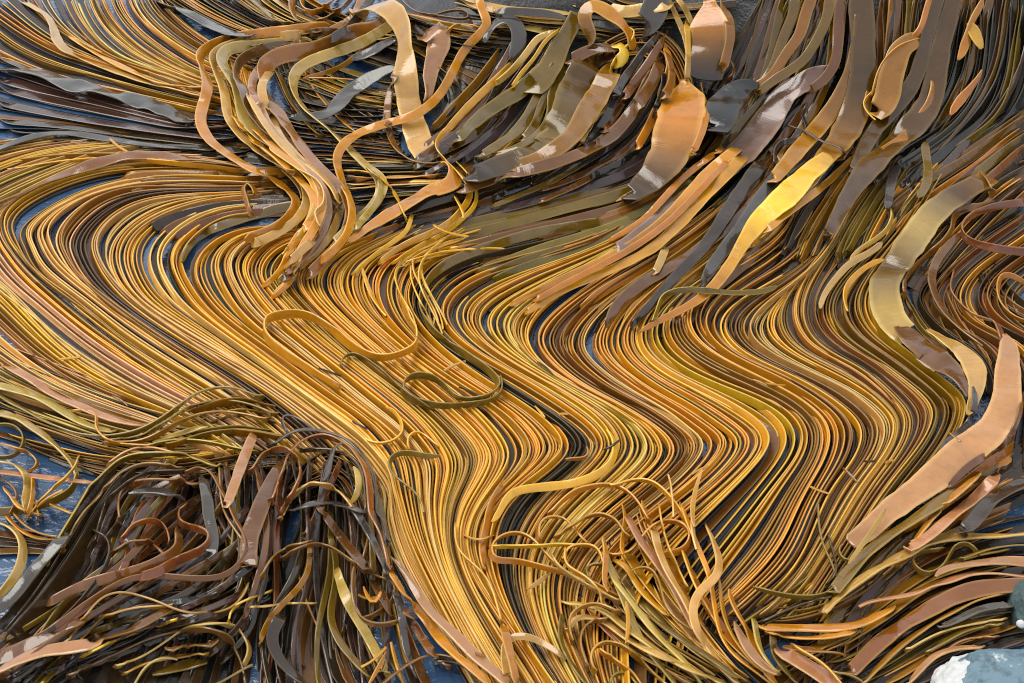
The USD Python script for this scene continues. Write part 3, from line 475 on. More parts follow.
# ---------------------------------------------------------------- single straps and blades, each laid on what is already there
count = [0]
def lone(name, label, colour, w, roll, pts, group=None, lift=0.0, thick=5.5, mat=None, amt=0.10, ripple=None, curl=0.0, cat='kelp', parts=(), tip=(0.5, 0.5), edge=None, smooth=5, sink=0.0, parent=None, free=None, cap=0.11):
    """w in the photograph's pixels, roll in degrees from lying flat; either may run along the length. sub: strips that are parts of it."""
    count[0] += 1; k = count[0]; r = np.random.default_rng(1000 + k)
    pts = np.array(pts_of(pts) if isinstance(pts, str) else pts, float)
    loose_end = [tip[0] != 0.5, tip[1] != 0.5]
    if any(q in label for q in ('spike', 'point', 'sliver', 'splinter', 'shred', 'stub', 'stick', 'twig', 'tongue', 'torn', 'end', 'lobe', 'flap')): loose_end = [True, True]
    if free is not None: loose_end = ['s' in free, 'e' in free]
    w = np.atleast_1d(np.asarray(w, float)); roll = np.atleast_1d(np.asarray(roll, float)); lf = np.atleast_1d(np.asarray(lift, float))
    if len(w) > 2:
        if not loose_end[0]: w[0] = max(w[0], 0.75 * w[1])
        if not loose_end[1]: w[-1] = max(w[-1], 0.75 * w[-2])
    ext = 12.0
    if parent: loose_end = [True, False]; tip = (0.0, 0.5)
    for e, (i, j) in enumerate(((0, 1), (-1, -2))):
        if loose_end[e]: continue
        d = (pts[i] - pts[j]) / max(1e-6, np.linalg.norm(pts[i] - pts[j])); new = pts[i] + d * ext
        pts = np.vstack([new, pts]) if e == 0 else np.vstack([pts, new])
    wide = w.max() > 6
    q = spline(pts, n=int(max(24, 1.2 * np.linalg.norm(np.diff(pts, axis=0), axis=1).sum())))
    s = np.linspace(0, 1, len(q)); at = lambda a: np.interp(s, np.linspace(0, 1, len(a)), a)
    ph = np.radians(at(roll) + 9 * gaussian_filter1d(r.normal(0, 1, len(q)), 14) * 8); lz = at(lf)
    arc = np.concatenate([[0], np.cumsum(np.linalg.norm(np.diff(q, axis=0), axis=1))])
    turn = np.zeros(len(q)); reach = min(32.0, 0.3 * arc[-1])
    if w[-1] < 17:
        if not loose_end[0]: turn = np.maximum(turn, 1 - sstep(0.2 * reach, reach, arc))
        if not loose_end[1]: turn = np.maximum(turn, 1 - sstep(0.2 * reach, reach, arc[-1] - arc))
    slim = 1 - 0.5 * turn
    ph = np.where(ph < 1.35, ph * (1 - turn) + 1.35 * turn, ph)
    P = place(q, 0.03)
    wm = gaussian_filter1d(at(w), 2) * mm(P) * slim
    half = np.abs(np.sin(ph)) * wm * 0.5 + np.abs(np.cos(ph)) * thick * 0.0005
    down = np.zeros(len(q))
    if not loose_end[0]: down = np.maximum(down, 1 - sstep(0, 1.3 * ext, arc))
    if not loose_end[1]: down = np.maximum(down, 1 - sstep(0, 1.3 * ext, arc[-1] - arc))
    span = 0.05 if w.max() < 12 else 0.12; soft = smooth * (0.006 if w.max() < 12 else 0.016)
    for it in range(2):
        h = rests_at(P, (0.5 * wm * np.abs(np.cos(ph)))[:, None])
        ds = max(1e-4, np.linalg.norm(np.diff(P, axis=0), axis=1).mean())
        n = max(3, int(span / ds)); h = gaussian_filter1d(maximum_filter1d(h, n, mode='nearest'), max(1.0, soft / ds), mode='nearest')
        if w.max() >= 15: h = gaussian_filter1d(h, 0.22 / ds, mode='nearest')
        h = np.minimum(h, cap)
        off = np.maximum(h - sink + half + 0.001 + lz, 0.001)
        P = place(q, off * (1 - down) - down * (0.035 + 0.5 * half))
    ds = 0.012 if w.max() < 30 else 0.010
    P2, sl = even(P, ds); f = np.linspace(0, 1, len(P2)); g = np.linspace(0, 1, len(q))
    L = sl[-1]; taper = np.ones(len(P2))
    for e, dist in ((0, sl), (1, L - sl)):
        if loose_end[e]: taper = taper * np.clip((dist + 0.003) / (0.05 * tip[e] + 1e-3), 0.2, 1) ** 0.6
    wv = np.interp(f, g, wm) * taper
    if isinstance(colour, list): c = np.stack([np.interp(f, np.linspace(0, 1, len(colour)), [PIG[q][z] for q in colour]) for z in range(3)], 1)
    else: c = (pig(colour, r, amt) if isinstance(colour, str) else np.array(colour))[None]
    tone = 1 + 0.30 * gaussian_filter1d(r.normal(0, 1, len(P2)), 8)
    rp = (0.005 if w.max() > 11 else 0.0025) if ripple is None else ripple
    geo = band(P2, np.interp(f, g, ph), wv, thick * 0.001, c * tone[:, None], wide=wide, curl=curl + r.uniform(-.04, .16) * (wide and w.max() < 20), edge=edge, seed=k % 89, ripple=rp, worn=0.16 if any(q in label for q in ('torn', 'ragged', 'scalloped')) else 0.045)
    if parent is None: lay(geo[0])
    m = put(prim_path(name, parent or '/World'), *geo, mat or (M_BLADE if wide else M_STRAP))
    if parent is None: tag(m, label, cat, group)
    return m
S = lambda *a, **k: lone('loose_strap', *a, cat='loose strap', **k)
R = lambda *a, **k: lone('loose_ribbon', *a, cat='loose ribbon', **k)
B = lambda *a, **k: lone('broad_kelp', *a, cat='broad kelp', **k)
# --- left, over the grey straps
B('broad dark grey blade with holes lying across the far left', 'grey', [6, 16, 25, 30, 25, 16, 6], 10, '-8,70 37,72 75,86 105,92 140,102 165,110 190,124', thick=7, ripple=0.012)
S('wide tan ribbon reaching across from the left frame edge under the top-left stream', 'tan', [5, 8, 12, 11, 9], 25, a11('100,10 200,80 235,170 350,240 600,330 830,390'))
S('golden strap over the middle of the top-left stream', 'gold', [4, 8, 9, 6], 30, a11('290,150 380,210 520,280 640,330 820,350'))
S('wide pinkish-brown strap with a swollen middle crowning the left bend', 'chestnut', [8, 10, 17, 14, 10, 8], [40, 20, 5, 5, 10, 30], '-8,206 20,193 60,176 95,163 135,155 185,158 230,164 262,174', thick=6)
S('long grey strap with a raised hump at the left edge', 'grey', [9, 10, 9, 8], 12, '-8,152 32,137 75,134 125,142 212,150')
S('olive strap joining the left bend under the small upright loop', 'olive', [6, 10, 11, 7, 5], 40, '330,214 300,205 262,213 232,222 207,232 190,246 182,262')
R('short golden stick of kelp lying loose above the left bend', 'gold', [1.5, 2.5, 2], 20, '110,139 118,146 128,152', tip=(.1, .1))
S('small upright orange loop standing at the edge of the left bend', 'amber', [6, 6, 7], 80, '262,212 250,213 246,200 243,190 246,184 252,186 254,194')
_S = S
def S(label, colour, w, roll, pts, **k):      # the bundle's straps run on into the mat
    pts = pts_of(pts) if isinstance(pts, str) else list(pts); x, y = pts[-1]
    if 255 < x < 360 and y > 205: pts = pts + [(x - 17, y + 17)]
    return _S(label, colour, w, roll, pts, **k)
# --- the pale bundle
bund = 'pale straps of the bundle left of the tall tan blade'
S('outermost tan strap of the pale bundle, bending back at the top', 'orange', [10.2, 10.2, 11.5, 11.5, 11.5, 10.2, 10.2], [70, 75, 60, 15, 10, 30, 60], '330,26 290,30 256,34 225,40 205,50 200,60 207,80 203,105 201,122 210,140 225,152 247,166 272,179 291,193 296,203 288,218 268,231 245,240', lift=0.015)
S('second tan strap of the pale bundle, just inside the outermost', 'tan', [10.2, 10.2, 10.2, 10.2, 9.0], [70, 60, 15, 15, 60], '320,34 286,36 250,41 226,47 213,58 218,75 225,95 228,115 240,135 258,150 284,168 303,184 307,200 298,218 275,234 255,243', lift=0.012)
S('third khaki strap of the pale bundle with a broad flat bend', 'khaki', [10.2, 12.8, 11.5, 10.2, 9.0], [65, 50, 20, 20, 60], '312,42 280,43 250,46 228,50 222,60 232,80 240,100 244,118 262,137 290,156 314,173 324,194 318,218 302,240 296,262', lift=0.010)
S('fourth brown-backed strap of the pale bundle', 'brown', [10.2, 11.5, 10.2, 10.2, 9.0], [75, 60, 20, 20, 60], '302,45 280,46 256,52 240,62 237,75 244,92 248,108 262,128 288,148 316,168 332,188 330,212 314,236 300,262', lift=0.010)
S('wide brown strap curling round the inside of the pale bundle', 'chestnut', [11.5, 14.1, 16.6, 15.4, 12.8, 11.5, 11.5], [55, 60, 65, 30, 10, 30, 60], a12('540,60 480,110 400,125 250,190 80,230 25,290 40,370 110,480 210,620') + [(325, 172), (340, 188), (350, 208), (344, 236), (326, 258)], lift=0.02)
S('olive-backed strap that loops free to the right of the pale bundle', 'khaki', [9.0, 11.5, 11.5, 11.5, 11.5, 10.2], [50, 60, 50, 20, 20, 40], a12('560,90 520,112 420,170 230,240 160,290 150,350 200,440 330,550 440,660') + [(381, 181), (378, 198), (363, 216), (350, 228)], lift=0.02)
for k, (s_, c_) in enumerate([('270,72 262,86 268,110 280,135 300,158 322,176 338,200 336,224 318,250', 'tan'), ('258,70 252,84 258,104 272,130 298,160 318,180 328,206 322,232 304,256', 'pink'), ('250,96 262,118 284,146 310,172 322,196 318,226 300,252 292,276', 'tan'), ('258,132 280,152 304,170 318,186 322,206 312,232 298,256 290,280', 'gold'), ('270,148 296,166 312,180 318,196 314,214 300,238', 'yellow'), ('236,118 252,138 276,158 300,180 314,200 308,224 292,246 282,268', 'gold')]):
    S(WORD[c_] + ' strap in the pale bundle, ' + ['along its right rim', 'next to its right rim', 'in the middle, reaching far down', 'crossing low over the rest', 'ending short in the fold', 'low on its left side'][k], c_, [7, 9, 9, 9, 7], [30, 10, 20, 50], s_, group=bund, lift=0.006)
S('pale twisted strap with a bright knot in the fold of the bundle', 'tan', [7.7, 10.2, 6.4, 9.0, 6.4], [10, 20, 70, 20, 50], a22('180,0 260,60 268,140 240,170 255,230 235,270 190,310'), lift=0.01)
S = _S
# --- top left of the middle
S('dark folded strap under the top of the pale bundle', 'dark', [7, 10, 10, 8], 60, '160,4 185,14 215,28 240,38', thick=7)
S('dark strap with grey sheen beside the top of the pale bundle', 'grey', [8, 14, 12], 20, '180,8 205,22 228,32 250,36')
for k, (s_, c_) in enumerate([('225,-8 245,6 265,20 285,26', 'dark'), ('240,-8 262,8 280,22 300,26', 'olive'), ('296,-8 292,6 296,18 306,24 322,20 342,8 356,-8', 'amber'), ('304,-8 302,4 310,12 325,8 338,-8', 'orange'), ('364,-8 355,14 340,26 320,34 300,36', 'amber'), ('376,-8 362,12 348,28 330,40', 'grey')]):
    S(WORD[c_] + ' strap at the top edge, ' + ['first right of the far stream', 'second right of the far stream', 'outer of the two loops above the bundle', 'inner of the two loops above the bundle', 'running under the head of the tall tan blade', 'thin and wet, behind the loops'][k], c_, [7, 9, 9, 8], [50, 60], s_, lift=0.01)
S('brown loop lying in the shade behind the bundle', 'brown', [7, 8, 8, 7], 70, a12('330,130 270,125 200,135 140,155 118,180 120,205'), lift=0.01)
S('short dark-brown strap passing under the wide brown strap', 'olive', [8, 9, 8], 40, a12('0,185 80,160 160,140 250,130'), lift=.005)
B('torn grey blade lying left of the tall tan blade', 'grey', [8, 16, 20, 18, 14, 7], 10, a12('560,270 480,300 410,340 350,390 310,440 230,465 140,470'), ripple=0.010)
B('second torn grey blade, upper and narrower', 'grey', [8, 13, 12, 6], 15, a12('560,160 490,190 430,220 370,230'), ripple=0.008)
S('thin orange-edged strap behind the torn grey blades', 'amber', [4, 5, 4], 50, a12('520,115 440,190 350,260 280,290 190,315'), lift=.01)
R('straight orange stem crossing behind the torn grey blade', 'orange', [2.5, 3, 3], 40, a12('190,312 280,312 390,318'), lift=.01)
B('broad grey-violet blade with ragged edge, right of the tall tan blade', 'pink', [22, 30, 26, 18, 12, 10], [8, 8, 5, 5], a12('700,125 730,150 715,230 695,310 690,370 680,410'), lift=0.02, ripple=0.012, thick=6, amt=0.3)
B('tall tan blade standing out at the top, hooked over to the left', 'tan', [10, 17, 20, 17, 21, 24, 23, 24, 25, 26, 20], [65, 60, 40, 15, 0, 0, 0, 0, 0, 0, 20], a12('410,55 450,30 510,25 560,60 590,120 595,200 598,300 610,400 630,490 660,580 690,650'), lift=[.03, .04, .05, .05, .04, .03, .02, .01], thick=7, ripple=0.006)
S('thin orange strap running right from the head of the tall tan blade', 'orange', [6, 7, 6, 5], 45, a12('600,55 680,70 760,88 830,100 880,110'), lift=.03)
S('small flat loop behind the head of the tall tan blade', 'brown', [4, 5, 5, 5, 4], 70, a12('590,0 630,40 700,60 770,70 830,75 852,65 840,48 790,42 750,50'), lift=.02)
R('small orange hoop beside the long crossing strap', 'orange', [3, 4, 4], 70, a12('770,125 790,105 830,98 880,105 900,115'), lift=.02)
S('long golden strap crossing the tall tan blade in a wide hook', 'gold', [8, 9, 9, 9, 9, 9, 8, 8], [10, 10, 15, 30, 30, 50, 70, 60], a12('890,-30 905,40 922,95 860,170 800,260 740,370 640,455 500,500 390,545 335,600 325,650') + [(345, 188), (352, 208), (344, 238), (322, 260)], lift=[.03, .03, .03, .02, .01, .005])
S('brown strap dropping beside the left of the tall tan blade', 'chestnut', [6, 7, 8, 7, 7, 6], [40, 20, 20, 50, 60], a12('555,300 535,370 525,450 535,530 560,590 620,640 700,655 745,650'), lift=.01)
B('orange blade with two slits, folded at its right end', 'orange', [9, 16, 20, 19, 15, 10, 6], [60, 25, 5, 0, 5, 20], a22('740,-30 790,-5 790,40 730,70 640,110 540,170 450,225 370,285'), lift=.015, thick=6)
S('golden strap swinging down from the ledge past the tall tan blade', 'gold', [6, 8, 8, 7, 7, 7, 6, 6], [20, 25, 30, 60, 60, 50, 50, 40], a12('1200,130 1130,180 1060,230 960,320 850,425 765,520 725,580 740,620 800,680') + [(464, 178), (470, 192), (461, 211), (441, 228), (406, 244), (380, 262)], lift=.02)
R('second thin golden strap beside it, curving back above the yellow tuft', 'yellow', [4, 5, 5, 5, 4], 60, '452,158 466,172 476,190 474,206 463,218 446,232 420,246 395,262', lift=.01)
R('two-stranded yellow ribbon left of the frayed tuft', 'yellow', [4, 5, 4], 50, a22('620,190 600,240 540,290 470,340 400,400'), lift=.01)
R('yellow ribbon threading behind the orange slit blade', 'yellow', [4, 4, 4], 50, a22('370,0 450,5 510,35 560,100 600,190'), lift=.004)
R('yellow splinter standing at the right of the slit blade', 'yellow', [3, 4, 3], 50, a22('780,75 800,110 825,160 830,190'), lift=.008)
S('olive strap curving inside the hook, left of the slit blade', 'khaki', [7, 8, 7, 5], [30, 20, 40], a22('450,-10 495,40 490,110 440,180 395,230'), lift=.006)
B('blue-grey scalloped blade end at the top middle', 'grey', [6, 10, 16, 18, 15, 9], 15, a13('-110,170 -80,110 -30,75 10,90 30,140 15,200 -5,240'), lift=.03, ripple=.01)
S('pale grey strap running into the silvery blade from the left', 'grey', [6, 8, 8, 7], [10, 10, 20], a13('-60,45 0,45 90,50 170,60 220,72'), lift=.02)
def split(label, colour, strips, group=None, **k):
    """A palm of kelp: its strips (w, roll, points, lift) grow out of one blade; each is a part."""
    x = UsdGeom.Xform.Define(stage, prim_path('split_kelp')); tag(x, label, 'split kelp', group)
    made = []
    lay_later = []
    for i, st in enumerate(strips):
        w, roll, p = st[:3]; lf = st[3] if len(st) > 3 else 0.0
        kk = dict(k); 
        if len(st) > 4: kk.update(st[4])
        m = lone('palm' if i == 0 else 'lobe', label, kk.pop('colour', colour), w, roll, p, lift=lf, parent=str(x.GetPath()), **kk)
        made.append(m)
    for m in made: lay(np.array(m.GetPointsAttr().Get()))

def drapes(n, seed, ws, cols):
    hp = np.random.default_rng(seed)
    FL = [(['500,30 470,75 440,115 405,150', '540,40 510,90 475,130 425,162', '575,60 548,108 510,145 450,178'], 'left of the silvery blade'),
          (['600,60 578,105 545,142 480,180', '640,45 618,90 585,130 520,172', '662,40 650,85 622,125 560,170 490,200', '672,80 655,125 620,160 560,188'], 'on the front of the central hump'),
          (['770,-12 752,45 725,95 690,150', '800,-12 785,50 760,100 715,150', '830,-12 822,55 800,105 755,165', '855,-12 850,50 835,110 795,175'], 'left of the tall forked blade'),
          (['895,-12 890,50 878,105 850,160', '930,-12 925,50 908,110 870,175', '970,-12 962,55 940,110 895,175', '1010,-12 1002,60 972,118 915,180', '1040,20 1020,85 980,135 930,190'], 'in the curtain at the top right')]
    for k in range(n):
        fl, where = FL[[0, 1, 1, 2, 2, 3, 3][k % 7]]; u = hp.uniform(0, len(fl) - 1.001); n_ = max(len(pts_of(q)) for q in fl)
        A = [spline(pts_of(q), n=n_) for q in fl]; q = A[int(u)] + (A[int(u) + 1] - A[int(u)]) * (u - int(u))
        q = q + np.stack([np.sin(np.linspace(0, hp.uniform(2, 5), n_) + hp.uniform(0, 6)) * hp.uniform(3, 9), np.zeros(n_)], 1)
        q[:, 1] += hp.uniform(-14, 16); cn = str(hp.choice(cols)); w = hp.uniform(*ws)
        S(WORD[cn] + ' wet draped strap ' + where, cn, [w * .8, w, w, w * .75], list(hp.uniform(-8, 50, 3)), q, group=WORD[cn] + ' wet draped straps ' + where, lift=[hp.uniform(0, .015), hp.uniform(0, .008), 0], ripple=.003, cap=.034)
drapes(56, 91, (7, 11), ['bronze', 'dark', 'black', 'olive', 'dark', 'amber', 'plum', 'bronze', 'black', 'brown'])
# --- the silvery blade and the central hump
split('silvery wet blade splitting into long lobes as it drops left from the ledge', 'olive', [
    ([14, 18, 24, 26, 22], [20, 10, 15, 20], a13('255,50 230,120 190,190 150,270 90,340'), .06),
    ([14, 16, 13, 9, 5], 15, a13('150,250 80,320 20,370 -60,420 -140,480 -220,560'), .04),
    ([9, 12, 11, 8, 5], 15, a13('170,260 120,360 80,440 30,510 -40,570 -130,620'), .05),
    ([8, 9, 8, 5], 20, a13('190,260 165,340 120,420 90,500 40,560'), .05),
    ([9, 10, 8, 6, 5], 25, a13('215,200 190,300 160,390 150,470 100,540 20,590 -100,630'), .05)], thick=6, ripple=.008)
S('tan strap on the left flank of the silvery blade', 'tan', [6, 7, 7, 6], 30, a13('170,130 110,150 60,210 0,280 -60,330'), lift=.03)
S('yellow-edged strap between the tan strap and the silvery blade', 'yellow', [3, 4, 4, 4], 40, a13('180,125 130,170 90,230 40,290 0,350'), lift=.03)
B('orange arch of kelp bending over the ledge top', ['bronze', 'amber', 'gold', 'orange', 'orange'], [12, 14, 14, 15, 16, 14, 13, 12], [50, 45, 30, 20, 15, 30, 40], a13('300,190 308,120 290,60 320,25 380,45 430,85 470,140 480,200'), lift=[.10, .13, .15, .16, .15, .12, .09, .06], thick=6)
B('bright yellow inner face under the orange arch', 'lemon', [9, 13, 12, 8], 40, a13('410,180 440,185 450,220 420,250'), lift=.05)
R('yellow ribbon wrapped round the foot of the orange arch', 'yellow', [3, 4, 4, 4, 3], [70, 60, 50], a13('470,110 488,125 480,160 430,215 400,260 392,320 378,370 340,440 300,530 270,580'), lift=.05)
B('dark brown fold of kelp lying beneath the orange arch', 'brown', [8, 12, 13, 8], 35, a13('235,240 290,210 350,190 410,190'), lift=.05, ripple=.008)
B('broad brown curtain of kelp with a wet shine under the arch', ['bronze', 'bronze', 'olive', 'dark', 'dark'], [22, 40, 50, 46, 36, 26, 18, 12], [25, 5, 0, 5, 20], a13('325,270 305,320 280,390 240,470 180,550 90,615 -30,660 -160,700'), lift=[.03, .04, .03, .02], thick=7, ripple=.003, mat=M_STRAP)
B('second fold of the brown curtain with a long dark slit', 'amber', [14, 22, 22, 17, 13, 10], [10, 10, 20], a13('390,290 350,370 300,450 240,540 150,610 20,670'), lift=[.09, .06, .03], thick=6, ripple=.012)
S('grey flap lying in the slit of the brown curtain', 'grey', [4, 7, 8, 5], 10, a13('300,380 275,430 260,490 250,550'), lift=.05)
for k, (s_, c_, w_) in enumerate([('575,150 530,200 480,270 440,330 400,420 350,510 290,590', 'grey', 8), ('600,165 560,230 520,290 470,360 420,440 370,520', 'chestnut', 9), ('560,290 510,380 470,450 420,510 340,575', 'brown', 8), ('620,200 630,270 610,330 590,400 550,500 500,590', 'orange', 9)]):
    S(['ridged grey strap', 'ridged chestnut strap', 'dark brown strap', 'orange-brown strap'][k] + ' draped down the front of the central hump', c_, [w_ * .8, w_, w_, w_, w_ * .7], [20, 30, 40, 30], a13(s_), lift=[.10, .09, .06, .03])
S('broad ribbed strap curving from the hump foot far out to the left', 'brown', [9, 12, 13, 14, 13, 12, 10, 8], [30, 25, 15, 10], a13('590,260 560,330 500,420 430,510 340,580 230,630 100,670 -60,715 -200,760'), lift=[.08, .05, .02, .01])
S('thin dark strap with a pale rim inside the ribbed strap', 'black', [5, 7, 8, 7, 6], 45, a13('610,290 600,370 560,470 520,560 450,640 330,700'), lift=[.08, .04, .01])
B('orange pouch-like blade with a long hole on its right', ['gold', 'orange', 'orange', 'amber', 'bronze', 'dark', 'dark'], [24, 42, 46, 44, 37, 26, 16, 10], [0, 0, 0, 5, 20], a13('690,318 690,350 685,410 670,490 648,570 610,650 550,720 470,780'), lift=[.10, .12, .09, .05, .02], thick=8, ripple=.006, tip=(2.0, .5))  # gold at the top puts sunlight from above into the colour
S('right rim of the orange pouch beyond its hole', 'orange', [5, 7, 7, 5], 35, a13('765,380 775,460 755,540 720,620'), lift=[.08, .06, .02])
S('brown strap on the left shoulder of the orange pouch', 'chestnut', [7, 9, 9, 6], 50, a13('620,210 640,290 630,350 605,390'), lift=.09)
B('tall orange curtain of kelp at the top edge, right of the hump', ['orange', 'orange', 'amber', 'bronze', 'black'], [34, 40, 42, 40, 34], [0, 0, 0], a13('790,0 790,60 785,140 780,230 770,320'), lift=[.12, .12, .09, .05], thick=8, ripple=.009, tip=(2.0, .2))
S('right fold of the tall orange curtain', 'amber', [9, 11, 10, 8], 30, a13('850,40 872,110 866,190 845,270'), lift=[.12, .10, .06])
R('thin brown hoop hanging from the orange curtain', 'brown', [3, 3, 3], 60, a13('850,235 880,250 885,290 870,310'), lift=.05)
B('black shiny blunt blade beside the orange pouch', 'black', [20, 34, 36, 30, 20], [0, 0], a13('985,345 920,350 860,400 830,460 800,520'), lift=[.07, .07, .03], thick=9, ripple=.008, tip=(1.5, .5))
for k, (s_, c_) in enumerate([('625,-10 660,70 690,140 705,220 700,320', 'tan'), ('660,-10 700,50 720,100', 'tan'), ('700,110 705,200 700,310', 'yellow')]):
    S(['tan strap slanting down to the orange curtain from the top edge', 'shorter tan strap meeting it at the curtain', 'upright yellow strap along the left of the orange curtain'][k], c_, [5, 6, 6, 5], 30, a13(s_), lift=.07)
B('grey shiny rounded blade top at the top edge above the hump', 'grey', [18, 26, 26], 0, a13('580,-20 570,40 540,95'), lift=.06, ripple=.012)
S('wide tan strap lying flat along the top edge above the arch', 'tan', [10, 13, 13, 10], 10, a13('380,30 450,45 530,35 620,20'), lift=.03)
# --- right, hanging from the ledge
B('pale violet blade with small holes, fraying into orange strands', (.15, .082, .055), [16, 24, 30, 34, 34, 28, 20, 13, 9], [0, 0, 0, 5, 20], '832,72 810,80 788,92 768,120 745,148 720,172 690,196 655,224 615,250', lift=.012, thick=7, ripple=.006)
ofr = 'orange straps frayed from the pale violet blade'
for k, s_ in enumerate(['735,150 705,176 680,205 640,240 600,262 550,285 512,304', '742,158 715,186 690,212 655,246 610,270 560,292 527,312', '728,160 700,190 668,222 625,252 580,276 535,300', '720,150 690,172 664,198 640,222 610,240']):
    S('bright orange strap frayed from the pale violet blade, ' + ['longest and widest', 'next along its lower side', 'dull-edged, running between', 'shortest, on its upper side'][k], 'gold' if k < 2 else 'orange', [7, 12, 13, 11, 8, 6] if k < 2 else [4, 7, 7, 4], [10, 15, 25, 40], s_, lift=.008)
S('wide violet-brown strap slanting down under the yellow blade', 'brown', [9, 14, 15, 15, 12, 9], [10, 10, 15, 40], '772,178 752,200 726,226 700,248 668,268 640,285 618,305 606,325', lift=.008)
S('second violet-brown strap right of it, shining at its top', 'dark', [9, 15, 15, 12, 10, 8], [10, 10, 30], '760,165 742,190 725,215 705,245 680,272 655,300 632,325', lift=.006)
S('third violet strap passing beside the yellow blade', 'grey', [10, 14, 14, 10], 10, '785,165 762,195 738,232 715,262 702,285', lift=.004)
split('tall olive-gold blade forking round a slit, ending in two arms', ['bronze', 'bronze', 'amber', 'gold', 'gold'], [
    ([24, 25, 28, 29, 24, 20, 20, 19, 17], [0, 0, 5, 10], a14('375,-20 375,60 382,140 380,200 382,270 375,350 350,440 310,530 240,620 150,720 60,820'), .05),
    ([14, 15, 17, 18, 16, 13, 11, 8], [5, 15], a14('370,60 362,160 345,250 318,330 270,420 200,510 130,590 70,660 20,720'), .05, {'colour': ['bronze', 'amber', 'gold', 'tan']}),
    ([6, 9, 10, 8], 25, a14('400,200 410,300 400,400 370,480 330,560 280,640'), .045, {'colour': 'amber'})], thick=7, ripple=.006)
B('bright yellow blunt blade lying on the fork, pointing down left', ['yellow', 'lemon', 'lemon', 'yellow', 'gold', 'orange', 'orange'], [13, 22, 25, 26, 22, 15, 12, 11, 9, 7, 5], [0, 0, 5, 15, 40], '829,155 818,165 803,178 786,196 768,212 748,236 732,262 712,288 690,305 665,318 640,332', lift=[.045, .05, .04, .02, .01], thick=7, ripple=.004, tip=(.3, .6))  # lemon stretch: light shining through the blade, put into its colour
S('orange border strap along the underside of the yellow blade', 'gold', [5, 7, 8, 8, 7], 35, '850,160 830,180 802,202 776,222 752,244', lift=.012)
R('grey tie of kelp wound across the fork', 'grey', [3, 4, 4, 3], 40, a14('90,505 160,530 230,570 290,590 305,610'), lift=.03)
for k, (s_, c_, w_) in enumerate([('110,-10 100,60 70,130 40,210 0,300 -50,360', 'olive', 11), ('180,-20 150,60 125,140 70,220 10,310 -60,350', 'amber', 12), ('250,-20 235,70 190,170 130,250 40,310 -40,370', 'olive', 11), ('295,-10 285,90 280,170 270,240 230,310 170,360', 'brown', 12)]):
    S(['first', 'second', 'third', 'fourth'][k] + ' of the four ridged straps left of the forked blade', c_, [w_, w_, w_ * .9, w_ * .8, w_ * .5], 10, a14(s_), lift=[.06, .05, .02], ripple=.004)
S('dark loop of strap under the left arm of the fork', 'grey', [4, 6, 7, 6, 5], 50, a14('150,430 140,470 155,510 110,560 60,570 30,600 25,660'), lift=.01)
split('large brown blade at upper right, forking into two grey-shining arms', 'bronze', [
    ([16, 20, 23, 26, 27, 25, 19, 14, 11, 8], [0, 0, 5, 15, 40], a14('745,-20 715,100 690,200 672,300 645,410 590,490 520,565 430,640 350,740 290,840 240,940'), .045),
    ([13, 15, 16, 16, 15, 13, 11, 9], [10, 5], a14('690,-20 640,130 615,230 580,330 515,420 440,505 385,595 345,690'), .055),
    ([7, 10, 11, 10, 8], 15, a14('660,330 640,420 590,500 530,560 450,610'), .05, {'colour': 'amber'})], thick=7, ripple=.006)
B('orange-rimmed pouch blade curling left of the large brown blade', 'amber', [7, 14, 22, 26, 20, 10], [20, 5, 0], a14('600,155 540,190 510,250 490,320 470,400 440,450'), lift=[.06, .05, .03], ripple=.01)
S('thin orange rim strap of the pouch blade', 'orange', [4, 5, 5, 4], 60, a14('600,160 530,185 470,240 435,310 415,380'), lift=.06)
S('orange strap at the top edge touching the large brown blade', 'orange', [6, 8, 7], 30, a14('650,-20 630,50 610,110 580,150'), lift=.06)
S('torn orange strip with frilled edge, in the dark at the upper right', 'orange', [5, 8, 8, 10, 6], 20, a14('860,-10 840,40 810,100 790,170 760,240'), lift=.07, ripple=.008)
B('yellow-olive stub glowing in the dark gap at upper right', 'yellow', [9, 14, 13], 10, a14('800,90 830,140 855,195'), lift=.03)
S('orange pointed tongue below the dark gap at upper right', 'orange', [3, 8, 10, 6], 25, a14('855,280 820,340 770,400 730,460'), lift=.05)
R('pale yellow twig tangle at the foot of the pouch blade', 'yellow', [2, 3, 2], 40, a14('440,350 410,375 385,410 400,450 430,480'), lift=.03)
S('olive strap hanging upright beside the large blade, ending blunt', 'olive', [8, 9, 9, 8], 15, a14('630,570 632,620 640,690 600,790'), lift=.03)
S('grey ribbed strap end with a small fork, below the large blade', 'grey', [9, 10, 9, 8], 5, a24('520,-20 495,40 485,100 475,150'), lift=.02)
S('khaki tail curling down from the grey ribbed end', 'khaki', [5, 5, 5, 4], 50, a24('490,150 495,190 470,240 420,280 360,320 330,360'), lift=.01)
S('pale khaki strap lying loose over the ribbons, torn at its upper end', 'khaki', [6, 7, 6, 5], 30, a24('455,285 400,330 330,370 280,420 235,480 210,550'), lift=.01)
S('second pale khaki strap just below the torn one', 'gold', [5, 6, 6, 5], 40, a24('465,355 400,380 340,430 310,480 320,560'), lift=.008)
drapes(12, 92, (4, 6), ['bronze', 'dark', 'black', 'olive', 'grey', 'dark'])
